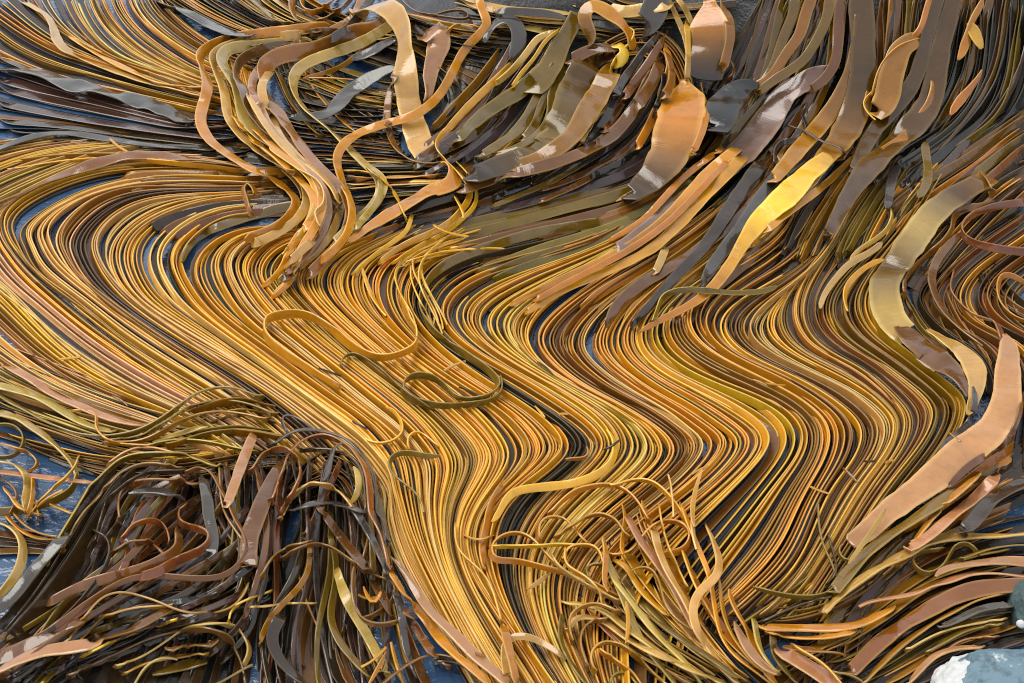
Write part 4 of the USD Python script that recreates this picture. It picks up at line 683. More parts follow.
# --- the wide wet blade and its neighbours at the right
B('wide grey wet blade at upper right, gold at its bent top', ['amber', 'amber', 'bronze', 'khaki', 'bronze', 'khaki', 'amber'], [20, 22, 25, 26, 27, 29, 30, 31, 30, 26], [25, 8, 0, 0, 0], a24('865,35 800,70 720,120 650,180 600,250 550,320 510,380 470,440 470,520 500,600 560,660'), lift=[.05, .04, .02, .012], thick=7, ripple=.005)
S('brown ribbon folding behind the top of the wide wet blade', 'chestnut', [6, 7, 8, 8, 9, 9, 8, 7], [60, 70, 75, 70, 60], a24('860,20 890,60 895,110 860,140 790,150 745,185 735,230 680,300 600,370 550,440 550,520 570,560'), lift=.02)
S('thick brown hoop reaching in from the right edge', 'red', [7, 8, 8, 8, 8, 9, 9], [40, 60, 80, 85, 80], a24('1060,120 980,130 880,150 800,190 775,235 800,275 870,300 950,315 1060,325'), lift=.03)
S('grey-faced strap bending beside the wide wet blade', 'brown', [6, 8, 9, 9, 8, 7], [30, 20, 10, 20, 40], a24('770,250 720,300 670,370 655,440 680,520 720,580 780,640 860,700'), lift=.01)
S('red-brown broad ribbon snaking down toward the pink blade', 'red', [6, 8, 10, 11, 10, 8], [60, 70, 60, 50], a24('740,420 735,480 770,530 840,580 910,605 930,640 940,690'), lift=.015)
B('torn grey blade lobe at the foot of the wide wet blade, left part', 'brown', [22, 34, 36, 30, 20, 10], 0, a34('540,-60 600,10 660,60 720,110 770,160 800,220'), lift=.012, ripple=.008, tip=(.2, .6), amt=.05, edge=None)
B('torn grey blade lobe at the foot of the wide wet blade, right part', 'tan', [14, 24, 24, 20, 12, 8], 5, a34('640,-50 740,10 800,60 830,120 830,200 800,290'), lift=.012, ripple=.008, amt=.05)
S('grey curling strip hanging from the torn grey lobes', 'grey', [5, 7, 8, 7, 5], 20, a34('820,180 825,260 790,340 720,400 690,450 640,495'), lift=.01)
B('broad pink-brown blade at the right, bent at its middle', 'pink', [12, 20, 25, 27, 28, 30, 34, 34, 33, 32, 28, 24, 22, 18], [0, 0, 0], a34('945,-30 962,10 962,90 958,170 950,250 910,330 850,390 770,450 690,520 590,600 500,665') + [(868, 530), (850, 543)], lift=[.04, .03, .015, .012], thick=7, ripple=.006, tip=(.8, .1))
S('dark hoop strap under the right edge of the pink blade', 'brown', [5, 7, 8, 7], 60, a34('1020,220 1000,300 950,400 880,450 800,500 720,580'), lift=.0)
S('orange ribbons looping at the right edge below the brown hoop', 'orange', [5, 6, 6, 5], 70, a24('1060,480 1000,430 940,420 920,470 940,540 1000,590 1060,610'), lift=.012)
# --- raised loops on the great mat
S('raised orange loop standing on edge over the golden ribbons', 'gold', [6, 8, 11, 11, 11, 11, 12, 12, 10, 7], [50, 75, 88, 90, 92, 90, 85, 70], '340,388 305,366 275,346 264,331 267,320 280,315 300,314 318,320 335,332 358,350 381,357 402,353 414,345 416,333 409,318 402,302', lift=.004, thick=6)
S('long dark olive ribbon folding back in a flat double loop', 'olive', [9, 10, 10, 10, 10, 10, 9, 9, 9, 8, 8, 7], [40, 55, 65, 75, 85, 92, 95, 90, 88, 88], '600,222 540,232 490,246 450,262 428,280 420,303 430,327 452,346 477,362 493,375 498,385 492,393 478,398 458,397 440,382 420,375 407,379 402,388 408,397 425,403 450,406 474,404 492,400 501,391 501,380', lift=.004, thick=5, amt=.02)
R('small olive hook of ribbon on the slope', 'olive', [4, 5, 5, 5, 5], 70, a32('345,110 340,80 370,50 420,55 500,110 600,195 700,270'), lift=.003)
R('yellow ribbon end curling into a hook above the dark heap', 'yellow', [3, 4, 4, 4], 70, a32('440,385 500,405 560,385 583,350 570,300 520,260'), lift=.003)
R('small golden arch near the double-hooked ribbon', 'gold', [4, 4, 4], 75, a32('610,430 608,385 640,362 690,385 730,420'), lift=.006)
S('olive-gold ribbon bending in a sharp hook then running down', 'olive', [5, 6, 6, 6, 6, 5], 70, a32('735,455 650,450 580,445 540,470 545,520 600,570 650,620 670,683'), lift=.004)
S('yellow strap leaving the right bend and sweeping left', 'yellow', [5, 8, 9, 9, 8, 6], [80, 60, 45, 40, 40], a33('380,350 412,420 390,490 310,545 200,572 80,585 0,608 -40,660 -80,720'), lift=.008)
R('short brown hook of ribbon in the right bend', 'chestnut', [4, 4, 4], 80, a33('300,420 295,460 260,468 215,470'), lift=.008)
S('orange blade standing out of the ribbons at the lower middle', 'orange', [2, 6, 8, 8, 6], 35, a42('985,-110 945,-40 920,60 905,150 912,230'), lift=.004)
R('golden ribbon snaking down over the straight ones', 'gold', [5, 5, 5, 5], 60, a42('800,60 810,140 860,200 920,265 960,350 985,440'), lift=.005)
R('short golden bar lying across the ribbons', 'gold', [3, 4, 3], 30, a42('845,98 890,110 932,100'), lift=.005)
S('olive strap lying across the ribbons from the right, ending in a hoop', 'olive', [5, 6, 6, 6, 5], [30, 40, 60, 70], a23('1060,460 1000,480 900,487 800,480 700,475 640,485 600,510 580,560 560,600'), lift=.012, edge=(.5, .36, .05))
S('grey flat strap between the orange straps and the olive hoop', 'khaki', [7, 8, 7], 10, a23('610,320 590,370 570,410'), lift=.004)
# the frayed yellow tuft
tuft = 'yellow shreds of the frayed tuft'
rr = np.random.default_rng(5)
for k in range(15):
    x0 = 505 - rr.uniform(0, 60); y0 = 228 + rr.uniform(0, 22); x1 = 395 + rr.uniform(0, 35); y1 = 262 + rr.uniform(-6, 8)
    R('thin yellow shred in the frayed tuft at the head of the slope', 'yellow' if k % 3 else 'gold', [1.5, 2.2, 2.5, 2.2, 1.5], 60, [(x0, y0), ((x0 * .6 + x1 * .4), y0 * .6 + 255 * .4), (x1, y1), (x1 + 2 + rr.uniform(0, 8), y1 + 30), (x1 + 18 + rr.uniform(0, 8), y1 + 66)][:5 if k % 2 else 3], group=tuft, lift=.002, tip=(.2, 1))
R('torn yellow splinter lying across the frayed tuft', 'yellow', [2, 4, 3], 20, a22('710,215 770,245 850,262'), lift=.01, tip=(.1, .1))
R('longer yellow spike standing below the frayed tuft', 'yellow', [3, 5, 4], 30, a22('425,390 440,440 470,510 520,580'), lift=.006)
# --- lower left: olive humps, water and the dark heap
S('wide pinkish strap at the left edge running into the olive humps', 'pink', [4, 9, 10, 10, 8, 5], 20, a31('30,100 110,140 200,200 330,260 450,310 580,335'), lift=.003)
S('flat khaki strap at the left edge, pale on top', 'khaki', [8, 10, 10, 8, 4], 10, a31('-20,170 80,195 190,240 290,300 390,345 450,358'), lift=.004)
S('dark olive strap swinging up over the first hump', 'olive', [8, 9, 9, 9, 9, 9, 8], [50, 50, 60, 60, 60], a31('-20,205 130,290 270,355 400,378 520,365 620,325 710,262 790,205 880,183 960,190 1040,222'), lift=[0, 0, .01, .03, .02])
S('dark olive strap of the second hump, just under the first', 'olive', [6, 8, 9, 9, 8], [55, 60], a31('440,395 560,375 660,320 740,268 830,240 930,236 1040,260 1100,290'), lift=.008)
S('amber strap of the third hump', 'amber', [6, 7, 8, 7], 60, a31('430,405 580,390 700,330 820,283 940,282 1060,310'), lift=.006)
S('flat khaki strap end lying under the humps', 'khaki', [3, 7, 8, 4], 5, a31('610,402 690,375 770,350 832,340'), lift=.004)
R('thin orange ribbon turning a hairpin under the olive humps', 'orange', [3, 3, 4, 4, 5, 5], [60, 80, 70, 40], a31('295,275 345,275 382,292 386,330 400,365 450,400 530,412 610,414'), lift=.008)
S('yellow-olive strap running level above the dark heap', 'olive', [4, 5, 6, 5, 4], 55, a31('590,414 700,396 830,402 920,420 1020,440'), lift=.006, edge=(.5, .38, .06))
S('wide olive strap dipping from the left edge into the dark water', 'khaki', [9, 11, 12, 11, 9, 8], [15, 20, 30, 50, 70], a31('-20,275 80,310 180,375 260,450 298,505 306,550'), lift=.012)
S('olive strap rising out of the dark water in a wide curve to the left edge', 'olive', [6, 8, 9, 10, 9], 75, a31('306,545 285,590 220,632 120,665 40,678 -30,680'), lift=.02, edge=(.45, .3, .04))
S('straight pink strap lying across the dark water at the left edge', 'pink', [5, 6, 6, 6], 15, a31('-20,517 120,535 250,550 370,562'), lift=.04)
R('olive-gold ring of ribbon at the left edge', 'olive', [5, 5, 5, 5, 5], 75, a31('-20,332 40,332 85,360 95,400 70,445 20,463 -20,460'), lift=.03)
R('orange ribbon hooking down into the water at the left', 'orange', [6, 6, 5, 4], 60, a31('20,415 90,435 140,465 148,490 125,512'), lift=.015)
S('tan ribbon sinking under the pink strap', 'tan', [5, 7, 8, 7], [60, 40, 20], a31('-20,478 50,488 95,520 110,575 100,640 110,690'), lift=.012)
R('yellow ribbon slanting through the dark water at left', 'gold', [3, 5, 5, 4], 60, a31('120,690 170,625 230,570 290,510 310,470'), lift=.02)
R('second gold ribbon in the dark water, upright', 'gold', [4, 5, 5], 40, a31('132,550 130,620 112,690'), lift=.015)
R('orange sliver lying in the dark water at left', 'orange', [3, 4, 3], 30, a31('150,660 200,620 250,592'), lift=.01)
R('purple-brown hairpin ribbon at the left edge water', 'chestnut', [3, 4, 4], 60, a31('-20,540 30,560 65,600 62,640 40,690'), lift=.01)
for k, s_ in enumerate(['150,690 145,640 175,640 300,690', '40,515 70,545 120,575 200,612', '20,530 60,560 130,590 220,618', '30,600 60,640 90,670 150,690']):
    R('gold ribbon coiled in the dark water at the left edge', ['gold', 'orange', 'amber', 'gold'][k], [4, 5, 4], 50, a31(s_) if k in (0, 3) else a41(['', '30,20 80,70 160,105 260,110', '60,10 110,60 190,95 260,100'][k]), group='gold ribbons coiled in the dark water at the left edge', lift=.006)
hp = np.random.default_rng(77)
FLOWS = [['165,470 120,500 90,545 60,590 10,640', '200,480 150,510 125,560 90,600 30,660', '240,500 200,545 150,575 90,610 10,672', '255,545 205,585 150,605 90,635 20,690', '270,590 215,618 160,640 100,665 50,695'],
         ['290,470 275,520 262,575 255,630 250,695', '315,462 305,520 300,580 296,640 300,695', '345,462 350,510 345,565 340,625 350,695', '372,480 380,530 388,590 395,650 410,695'],
         ['215,470 222,510 235,550 225,585 180,610', '240,465 250,520 255,565 235,600 190,630', '262,470 262,530 258,580 250,620 225,660']]
for k in range(66):
    fl = FLOWS[[0, 0, 1, 2][k % 4]]; u = hp.uniform(0, len(fl) - 1.001); g0, g1 = np.array(pts_of(fl[int(u)])), np.array(pts_of(fl[int(u) + 1]))
    q = g0 + (g1 - g0) * (u - int(u)); m = len(q)
    sway = hp.uniform(5, 17) * np.sin(np.linspace(0, hp.uniform(3, 8), m) + hp.uniform(0, 6))
    d = np.gradient(q, axis=0); d /= np.linalg.norm(d, axis=1, keepdims=True); q = q + np.stack([-d[:, 1], d[:, 0]], 1) * sway[:, None]
    cut = hp.integers(0, 2); q = q[cut:] if hp.random() < .5 else q[:m - cut]
    cn = str(hp.choice(['plum', 'dark', 'black', 'plum', 'grey', 'brown', 'dark', 'red', 'olive', 'dark']))
    where = ['on the left slope of the dark heap', 'in the drop on the right of the dark heap', 'in the middle folds of the dark heap'][[0, 0, 1, 2][k % 4]]
    S(WORD[cn] + ' wet strap twisting loosely ' + where, cn, [5, 6.5, 7, 6, 5], list(hp.uniform(10, 85, 4)), q, group=WORD[cn] + ' wet straps twisting ' + where, lift=hp.uniform(0, .012))
S('olive ridged strap arching along the top of the dark heap', 'olive', [8, 10, 10, 11, 11, 10, 9], [70, 65, 55, 45, 40], a31('180,880 230,790 300,683 340,600 400,540 470,482 560,452 680,446 780,462 870,500'), lift=[.03, .03, .03, .02], edge=(.4, .28, .05))
S('tan-edged strap inside the ridged arch', 'brown', [6, 7, 7, 6], 70, a31('250,830 330,690 400,610 460,540 540,497 640,490 720,510'), lift=.02)
S('pink-brown strap hooping over the olive arch', 'pink', [4, 5, 6, 5], 55, a31('440,485 500,440 570,422 650,432 720,450'), lift=.02)
S('glossy red-brown strap hooping in the dark heap', 'red', [5, 6, 9, 11, 11, 9], [85, 80, 60, 45, 30], a31('480,720 472,660 480,610 530,570 610,550 700,552 790,568'), lift=.03)
S('flat blue-grey strap end beneath the glossy red hoop', 'grey', [4, 8, 9, 8, 4], 5, a31('515,608 580,596 660,600 740,632'), lift=.02)
S('grey-edged strap left of the glossy red hoop', 'dark', [5, 6, 6], 75, a31('380,800 400,720 430,640 490,580 570,530 680,518 760,520'), lift=.02)
S('thin arched strap crossing the dark heap from top to far left', 'brown', [5, 5, 5, 6, 6, 6, 6, 6, 5], [70, 70, 40, 60, 60, 50], a31('738,528 790,505 840,520 880,580') + a41('930,0 960,60 985,110 980,170 935,230 860,262 720,262 570,258 450,300 300,400 150,500 -20,570'), lift=.02)
B('pink-grey blade standing up at the top of the dark heap', 'pink', [4, 9, 11, 9, 6], 20, a31('1010,380 985,440 955,520 930,590 905,660'), lift=.03, amt=.05)
B('broad grey blade hanging in the centre of the dark heap', 'brown', [4, 10, 15, 18, 17, 12], 10, a32('95,500 50,580 10,680 -20,760 -30,830 -30,900'), lift=.02)
B('grey wet blade left of the broad one', 'grey', [5, 10, 12, 9], 15, a31('815,560 830,640') + a41('835,10 850,90 842,180'), lift=.025)
S('red-brown S-shaped strap in the middle of the dark heap', 'red', [6, 7, 8, 9, 10, 9, 7], [80, 85, 85, 70, 50, 40], a41('740,-20 715,5 720,40 780,65 830,85 835,120 790,160 710,195 640,235 560,260'), lift=.03)
S('short red loop in the middle of the dark heap', 'red', [5, 6, 6, 5], 75, a41('490,110 530,55 590,35 640,45 670,80 680,130'), lift=.02)
S('red-brown arch over the water in the dark heap', 'red', [6, 7, 7, 6], 60, a41('450,170 500,125 570,115 630,140 670,180'), lift=.015)
S('broad red strap sinking left through the dark heap', 'chestnut', [7, 9, 11, 11, 9, 7], [70, 50, 40, 50], a41('715,90 710,140 650,190 560,230 450,260 320,300 200,360'), lift=.015)
S('blue-grey flat strap at the far left of the dark heap', 'grey', [10, 13, 14, 12, 9], 8, a41('250,100 190,170 120,250 60,330 -10,395'), lift=.012)
S('ridged tan strap bowing out at the left edge', 'khaki', [8, 9, 10, 10, 9], [50, 40, 40, 55], a41('-20,40 40,60 85,110 90,180 70,240 20,310 -20,350'), lift=.02)
S('looped dark ribbon with pale rim left of the heap centre', 'dark', [5, 5, 5, 5, 5], 65, a41('390,80 425,100 442,150 420,220 360,310 270,410 150,520'), lift=.02)
S('golden brown strap hooping low in the dark heap', 'amber', [5, 6, 7, 7, 7, 8, 8, 7], [70, 70, 50, 50, 55], a41('265,525 320,450 365,385 420,338 490,322 560,335 640,362 710,390 790,405 870,400 940,370 985,300'), lift=.02)
S('second golden brown strap running beneath the hoop', 'amber', [5, 7, 8, 7], 55, a41('310,525 390,440 480,395 590,378 690,380'), lift=.012)
B('broken wet blade end with torn tip in the dark heap', 'brown', [5, 9, 12, 10, 7], 10, a41('370,510 460,490 550,455 630,415 692,385'), lift=.012, tip=(.4, .1))
B('wide flat brown strap at the lower left edge', 'brown', [10, 15, 15, 12], 8, a41('-20,595 120,530 230,470 320,430'), lift=.008)
B('wide flat violet-brown strap below it at the left edge', 'pink', [12, 17, 17, 10], 8, a41('-20,640 120,575 250,545 380,525'), lift=.008, amt=.02)
R('thin yellow ribbon slanting through the lower dark heap', 'yellow', [2, 3, 4, 3], 50, a41('160,690 290,600 440,525 590,470 705,428'), lift=.012)
R('thin black ribbon hooking at the lower left', 'black', [2, 3, 3, 2], 70, a41('60,650 140,600 210,565 270,562 302,590 308,640 320,660'), lift=.03)
S('tan strap arching over the lower dark heap', 'tan', [5, 6, 7, 7, 7, 6], [50, 40, 40, 60, 70], a41('480,612 590,565 700,492 790,452 870,444 940,462 985,510 998,560 970,620'), lift=.025)
S('brown strap arching beneath the tan one to the bottom edge', 'brown', [6, 7, 8, 8, 7], [50, 50, 70, 75], a41('290,650 440,575 590,510 720,480 830,470 905,500 950,565 975,640 985,700'), lift=.02)
S('short brown ridged block of strap near the bottom edge', 'brown', [10, 12, 12], 40, a41('690,545 770,535 850,528'), lift=.012)
B('wet olive strap end shining near the bottom edge', 'olive', [10, 14, 15, 12], 10, a41('610,650 690,625 760,608 830,600'), lift=.012)
S('yellow-green strap bending up from the bottom edge', 'khaki', [5, 7, 7, 5], 45, a41('535,695 585,620 640,585 710,590'), lift=.015)
S('amber strap lying level near the bottom edge', 'amber', [4, 6, 6], 40, a41('510,640 560,615 690,582 820,568'), lift=.01)
S('olive spiked strap low in the heap, right of the tan arch', 'olive', [5, 7, 6, 4], 40, a41('860,690 910,665 960,635 1010,610'), lift=.012)
R('yellow stem bowed over at the right of the dark heap', 'yellow', [3, 4, 4, 4], 60, a41('915,440 925,400 960,365 1020,340 1080,318'), lift=.02)
R('pale straw stem lying level over the dark heap', 'khaki', [1.2, 1.6, 1.2], 40, a42('-20,382 60,374 140,366 230,364'), lift=.05)
# right part of the heap
S('pale grey strap arching over the right of the dark heap', 'grey', [5, 6, 7, 6, 6, 6], [20, 40, 70, 60, 40], a32('75,405 140,362 220,350 300,365 380,400 440,470 475,560 490,690') + a42('500,20 530,120'), lift=.02, amt=.05)
S('red-brown arch at the top right of the dark heap', 'red', [6, 8, 10, 10, 8, 7], [80, 70, 60, 60, 70], a32('60,640 100,530 135,440 190,390 270,376 350,405 420,470 452,560 462,690') + a42('475,40 510,130 535,230'), lift=.025)
S('dark strap running level under the red-brown arch', 'dark', [6, 7, 7, 6], 60, a32('180,430 260,430 340,440 410,490 440,580 440,690'), lift=.01)
R('thin grey loop at the top of the dark heap', 'grey', [3, 3, 3, 3], 60, a32('130,370 108,330 108,300 140,295 200,325 250,360'), lift=.012)
S('flat grey tongue standing in the right of the dark heap', 'grey', [4, 6, 7, 5], 15, a32('272,555 295,490 310,430 345,405'), lift=.02, amt=.05)
S('olive-grey tongue right of it', 'khaki', [4, 7, 7, 5], 15, a32('390,500 412,560 398,620 370,650'), lift=.015)
S('tan arch inside the right of the dark heap', 'tan', [5, 7, 7, 6], [30, 60, 60], a32('100,700 150,615 220,567 300,580 370,635 410,700'), lift=.02)
S('pale grey strap running level inside the right arch', 'grey', [5, 7, 7, 5], 15, a32('150,672 230,645 330,650 440,680'), lift=.02, amt=.05)
S('dark red loop at the top left of the right arch', 'red', [6, 7, 7, 6], 75, a32('-20,520 20,460 80,430 130,432 165,470 180,520 150,600 100,683'), lift=.02)
S('olive strap hanging down the right of the dark heap', 'olive', [5, 6, 8, 8, 6], [60, 40, 20, 15], a42('300,110 318,200 310,330 300,420 330,510 390,590 455,665'), lift=.015)
B('flat khaki strap slanting down the right of the dark heap', 'khaki', [4, 8, 11, 10, 8], 8, a42('325,240 360,340 420,450 480,560 525,645'), lift=.02, amt=.05)
S('brown arch starting the looped strap on the right of the heap', 'chestnut', [5, 7, 7, 6], [80, 60, 50], a42('10,350 25,250 65,185 130,145 205,125'), lift=.02)
S('brown strap looping round over the water right of the heap', 'brown', [4, 5, 6, 6, 6, 6, 6], [50, 50, 60, 80, 85], a42('110,185 180,142 280,134 345,168 425,225 500,262 550,285 556,330 520,382 440,425'), lift=.025)
S('brown strap bending like a U over the water right of the heap', 'brown', [5, 6, 7, 8, 8], [60, 75, 85, 85], a42('392,220 388,310 405,400 455,445 530,448 580,432'), lift=.02)
S('grey-brown strap slanting behind the looped strap', 'brown', [7, 9, 11, 10], 15, a42('255,-20 340,100 420,200 480,290 545,420'), lift=.008)
S('grey strap slanting beside the edge of the golden mat', 'grey', [6, 8, 8, 6], 15, a42('390,-20 450,80 490,160 525,255'), lift=.01)
S('grey strap running down to the bottom brown arch', 'grey', [6, 8, 8, 7], 20, a42('560,330 585,430 600,540 640,660'), lift=.01)
S('yellow-brown strap curving down the middle right of the heap', 'amber', [4, 5, 6, 6, 5], 30, a42('215,140 205,240 135,340 55,430 20,510'), lift=.015)
S('wide dark strap turning at the bottom of the heap', 'dark', [7, 10, 12, 12, 9], [50, 20, 10, 10], a42('95,425 65,500 90,580 150,650 210,700'), lift=.02)
S('brown arch over the bottom edge at the foot of the golden mat', 'brown', [6, 7, 8, 8, 8], [60, 60, 70, 70], a42('490,700 560,640 640,590 720,573 800,592 870,640 910,700'), lift=.03)
S('dark arch inside the brown arch at the bottom edge', 'dark', [6, 7, 7], 65, a42('730,600 790,602 850,632 890,700'), lift=.03)
for k, s_ in enumerate(['410,330 450,345 500,335', '420,620 470,590 520,540', '430,300 470,360 500,320', '470,600 500,640 520,590', '540,520 560,600 590,690', '520,560 480,640 450,690']):
    R('broken gold stub floating in the water right of the heap', ['amber', 'gold', 'orange'][k % 3], [3, 4, 3], 30, a42(s_), group='broken gold stubs in the water right of the heap', lift=.004)
B('tan-orange strap edging the golden mat, cracked across', 'pink', [3, 8, 11, 12, 13, 13, 12], 10, a42('538,182 600,250 660,345 720,420 800,495 880,575 950,635 1020,695'), lift=.02, tip=(1, .5))
B('orange strap beside it, nearer the dark heap', 'orange', [3, 7, 9, 11, 11, 10], 15, a42('545,250 600,335 680,430 760,535 860,620 950,700'), lift=.012)
B('brown strap half under the orange one', 'chestnut', [5, 9, 10, 8], 25, a42('605,400 650,480 705,560 760,610'), lift=.008)
# --- bottom middle: the golden loops
S('tan strap lying across the ribbons at the bottom, forked', 'tan', [4, 6, 8, 8, 7], 25, a43('210,580 150,540 80,505 20,498 -20,520 -30,590 -20,660'), lift=.012)
S('wide pale blade tip at the bottom, left of the golden heap', 'orange', [7, 9, 8], 20, a43('-30,470 -10,560 20,690'), lift=.008)
for k, (s_, c_, w_, lab) in enumerate([
    ('430,345 330,290 230,250 100,215 0,195 -70,185 -85,150 -60,110 0,85 60,95 110,135 160,195 230,250 330,300 430,360', 'orange', 5, 'large flat golden loop reaching farthest left in the heap'),
    ('-75,140 20,138 120,135 200,130 290,135', 'yellow', 4, 'straight yellow ribbon across the large flat loop'),
    ('110,120 103,70 125,30 170,18 220,32 260,75 300,125', 'orange', 5, 'small upright golden hoop in the heap'),
    ('150,10 220,-60 300,-98 390,-108 460,-82 510,-30 545,40', 'orange', 6, 'outer orange arc over the top of the golden heap'),
    ('400,-105 480,-128 560,-120 620,-70 680,10 730,110 770,220 800,290', 'gold', 6, 'high arc running far down to the right from the heap top'),
    ('395,172 460,160 505,115 560,55 630,35 690,55 712,95 690,145 620,170 575,190 555,225', 'orange', 6, 'round orange loop at the right of the golden heap'),
    ('205,185 225,145 290,130 340,148 365,200 372,250', 'gold', 5, 'small golden loop left of the straight olive ribbon'),
    ('170,190 200,230 270,275 340,315 430,360', 'tan', 6, 'tan strap slanting under the small golden loop'),
    ('215,160 220,210 290,260 350,320 360,370', 'gold', 5, 'golden ribbon dropping out of the small loop'),
    ('430,290 460,245 510,222 560,235 590,290 610,360 650,420 720,470', 'amber', 5, 'amber loop bending down beside the olive ribbons'),
    ('310,280 295,230 330,208 370,212', 'olive', 5, 'short olive hoop in the middle of the heap'),
    ('365,100 380,180 400,240 440,330 480,430 530,530 600,620 660,700', 'khaki', 8, 'straight olive-yellow ribbon with a pointed upper end'),
    ('410,270 480,360 540,440 620,530 700,610 760,695', 'khaki', 7, 'second olive-yellow ribbon, slanting more to the right'),
    ('420,195 460,225 500,290 560,360 620,410', 'gold', 7, 'golden strap starting behind the olive ribbon tip'),
    ('225,362 310,375 390,410 440,450 520,510 620,580 740,640 860,690', 'khaki', 10, 'broad flat olive blade at the bottom of the golden heap'),
    ('225,470 250,430 310,420 380,445 440,490 520,540 640,590', 'tan', 9, 'broad tan strap curving beneath the flat olive blade'),
    ('330,640 315,575 350,530 410,525 470,555 560,640 620,695', 'amber', 6, 'amber hoop near the bottom edge under the olive blade'),
    ('360,560 420,600 490,660 520,700', 'orange', 7, 'orange strap inside the amber hoop'),
    ('390,700 400,660 450,645 500,690', 'olive', 5, 'little olive hoop at the very bottom edge'),
    ('455,360 465,440 455,525', 'gold', 4, 'upright golden sliver hanging in front of the flat olive blade'),
    ('360,110 375,200 370,270 385,320', 'orange', 6, 'orange sliver behind the olive ribbon tip'),
    ('440,-30 450,60 440,130 445,170', 'gold', 5, 'upright golden spike at the top of the heap'),
    ('470,30 520,120 580,200 640,290 690,380 740,480', 'pink', 10, 'broad pink strap slanting down through the golden heap'),
    ('570,80 590,160 640,270 700,370 760,500 820,590 900,690', 'tan', 9, 'broad tan strap right of the pink one'),
    ('690,170 720,260 770,370 840,480', 'gold', 6, 'golden strap passing right of the round orange loop'),
    ('680,-20 720,80 760,180 790,260 810,380 850,520 950,620 1040,690', 'gold', 6, 'long golden ribbon down the right side of the heap'),
    ('720,-50 725,60 740,150', 'tan', 6, 'upright tan spike right of the round orange loop'),
    ('625,-150 640,-60 645,20', 'tan', 4, 'thin upright tan spike above the round orange loop'),
    ('760,-170 735,-90 722,-10 730,60', 'tan', 5, 'pale tan blade tip standing against the S-bend'),
    ('785,70 815,140 828,200 812,260 760,310 728,370 730,440 770,530 830,610 920,695', 'tan', 9, 'wide tan strap curling down beside the long golden ribbon'),
    ('830,270 840,370 870,470 930,560 1010,640', 'gold', 5, 'golden ribbon next to the pointed orange blade'),
    ('868,310 890,380 930,450 970,530 1000,600 1060,690', 'orange', 10, 'pointed orange blade standing at the right of the heap'),
    ('890,440 930,520 980,590 1060,650', 'pink', 12, 'broad pinkish blade behind the pointed orange one'),
    ('970,440 985,520 1010,580 1060,640', 'khaki', 7, 'khaki strap at the right foot of the heap'),
    ('180,100 260,40 350,10 420,40 460,100', 'amber', 6, 'amber arc inside the outer orange arc'),
    ('590,-10 610,90 660,220 700,300', 'gold', 5, 'gold strand running inside the round orange loop'),
    ('150,245 100,285 60,310', 'tan', 5, 'short tan tongue hanging left of the heap'),
    ('240,520 230,430 280,380 350,370 420,400', 'amber', 6, 'amber arch above the flat olive blade'),
    ('300,620 270,520 300,450 370,430', 'chestnut', 5, 'brown arch in the shade under the flat olive blade'),
    ('200,420 195,500 230,590 300,690', 'olive', 6, 'olive ribbon bounding the heap on its left'),
    ('560,420 640,480 730,540 820,600 900,660', 'olive', 8, 'olive strap lying between the two tan straps')]):
    rl = 70 if any(q in lab for q in ('loop', 'hoop', 'arc', 'arch')) else 25
    w_ = w_ * (1.3 if rl > 50 else 1.0)
    (B if w_ > 8 and rl < 50 else S)(lab, c_, [w_ * .5 if 'point' in lab or 'spike' in lab or 'tip' in lab else w_ * .8, w_, w_, w_ * .8], rl, a43(s_), lift=.008 if rl < 50 else .012, mat=M_STRAP)
# --- lower right
S('dark ribbon with a hairpin bend left of the pink-brown strap', 'olive', [5, 5, 6, 6, 6, 6, 5], 75, a44('200,-30 205,60 225,140 262,220 275,280 250,320 180,340 80,335 0,318 -60,300'), lift=.012)
S('second dark ribbon nested inside the hairpin', 'dark', [5, 5, 5, 5], 70, a44('240,90 265,180 268,250 230,300'), lift=.004)
S('tan-brown strap end with square tip below the right bends', 'tan', [8, 11, 12, 12, 11], 20, a44('225,405 280,340 360,275 450,220 560,160 700,105 850,95 1060,80'), lift=.02, tip=(.1, .5), thick=7)
B('wide olive strap running up right beside the square-tipped one', 'olive', [8, 13, 15, 14, 11], 15, a44('260,320 330,230 420,140 520,70 640,-10 760,-90'), lift=.008, edge=(.3, .2, .03))
S('thin olive strip lying over the torn end of the pink blade', 'khaki', [4, 5, 5, 4], 30, a44('470,-10 420,70 370,140 320,210'), lift=.02)
S('small olive hook beneath the torn end of the pink blade', 'olive', [3, 4, 4], 70, a44('300,130 285,155 295,180 325,190'), lift=.012)
S('orange strap running under the square-tipped one to the upper right', 'orange', [7, 9, 9, 8], 30, a44('580,120 660,20 740,-60 830,-140'), lift=.006)
B('pinkish strap at the right edge above the square-tipped one', 'pink', [8, 13, 13, 10], 12, a44('560,150 650,90 730,20 830,-60 900,-130'), lift=.006)
B('dark wet strap lying at the right edge, violet sheen', 'dark', [10, 16, 18, 16], 10, a44('780,80 840,10 910,-60 1060,-130'), lift=.012)
S('olive strap twisting in a loop over the square-tipped one', 'olive', [5, 5, 6, 6, 6, 5], [60, 80, 85, 85, 60], a44('835,160 800,130 750,140 710,200 650,245 600,230 580,190 605,165 680,150'), lift=.025)
S('olive strap reaching the right edge beside the loop', 'olive', [4, 6, 6], 40, a44('780,185 860,155 940,138 1060,132'), lift=.014)
S('pinkish-red strap with ragged tip at the right edge, upper', 'pink', [6, 11, 13, 12], 15, a44('670,258 720,225 830,205 940,195 1060,200'), lift=.018, tip=(.6, .5), ripple=.004)
S('pinkish-red strap with pale tip at the right edge, lower', 'pink', [5, 8, 9, 9, 8], 35, a44('365,380 450,350 560,330 680,290 790,255 900,245 1060,258'), lift=.018, tip=(.6, .5), ripple=.004)
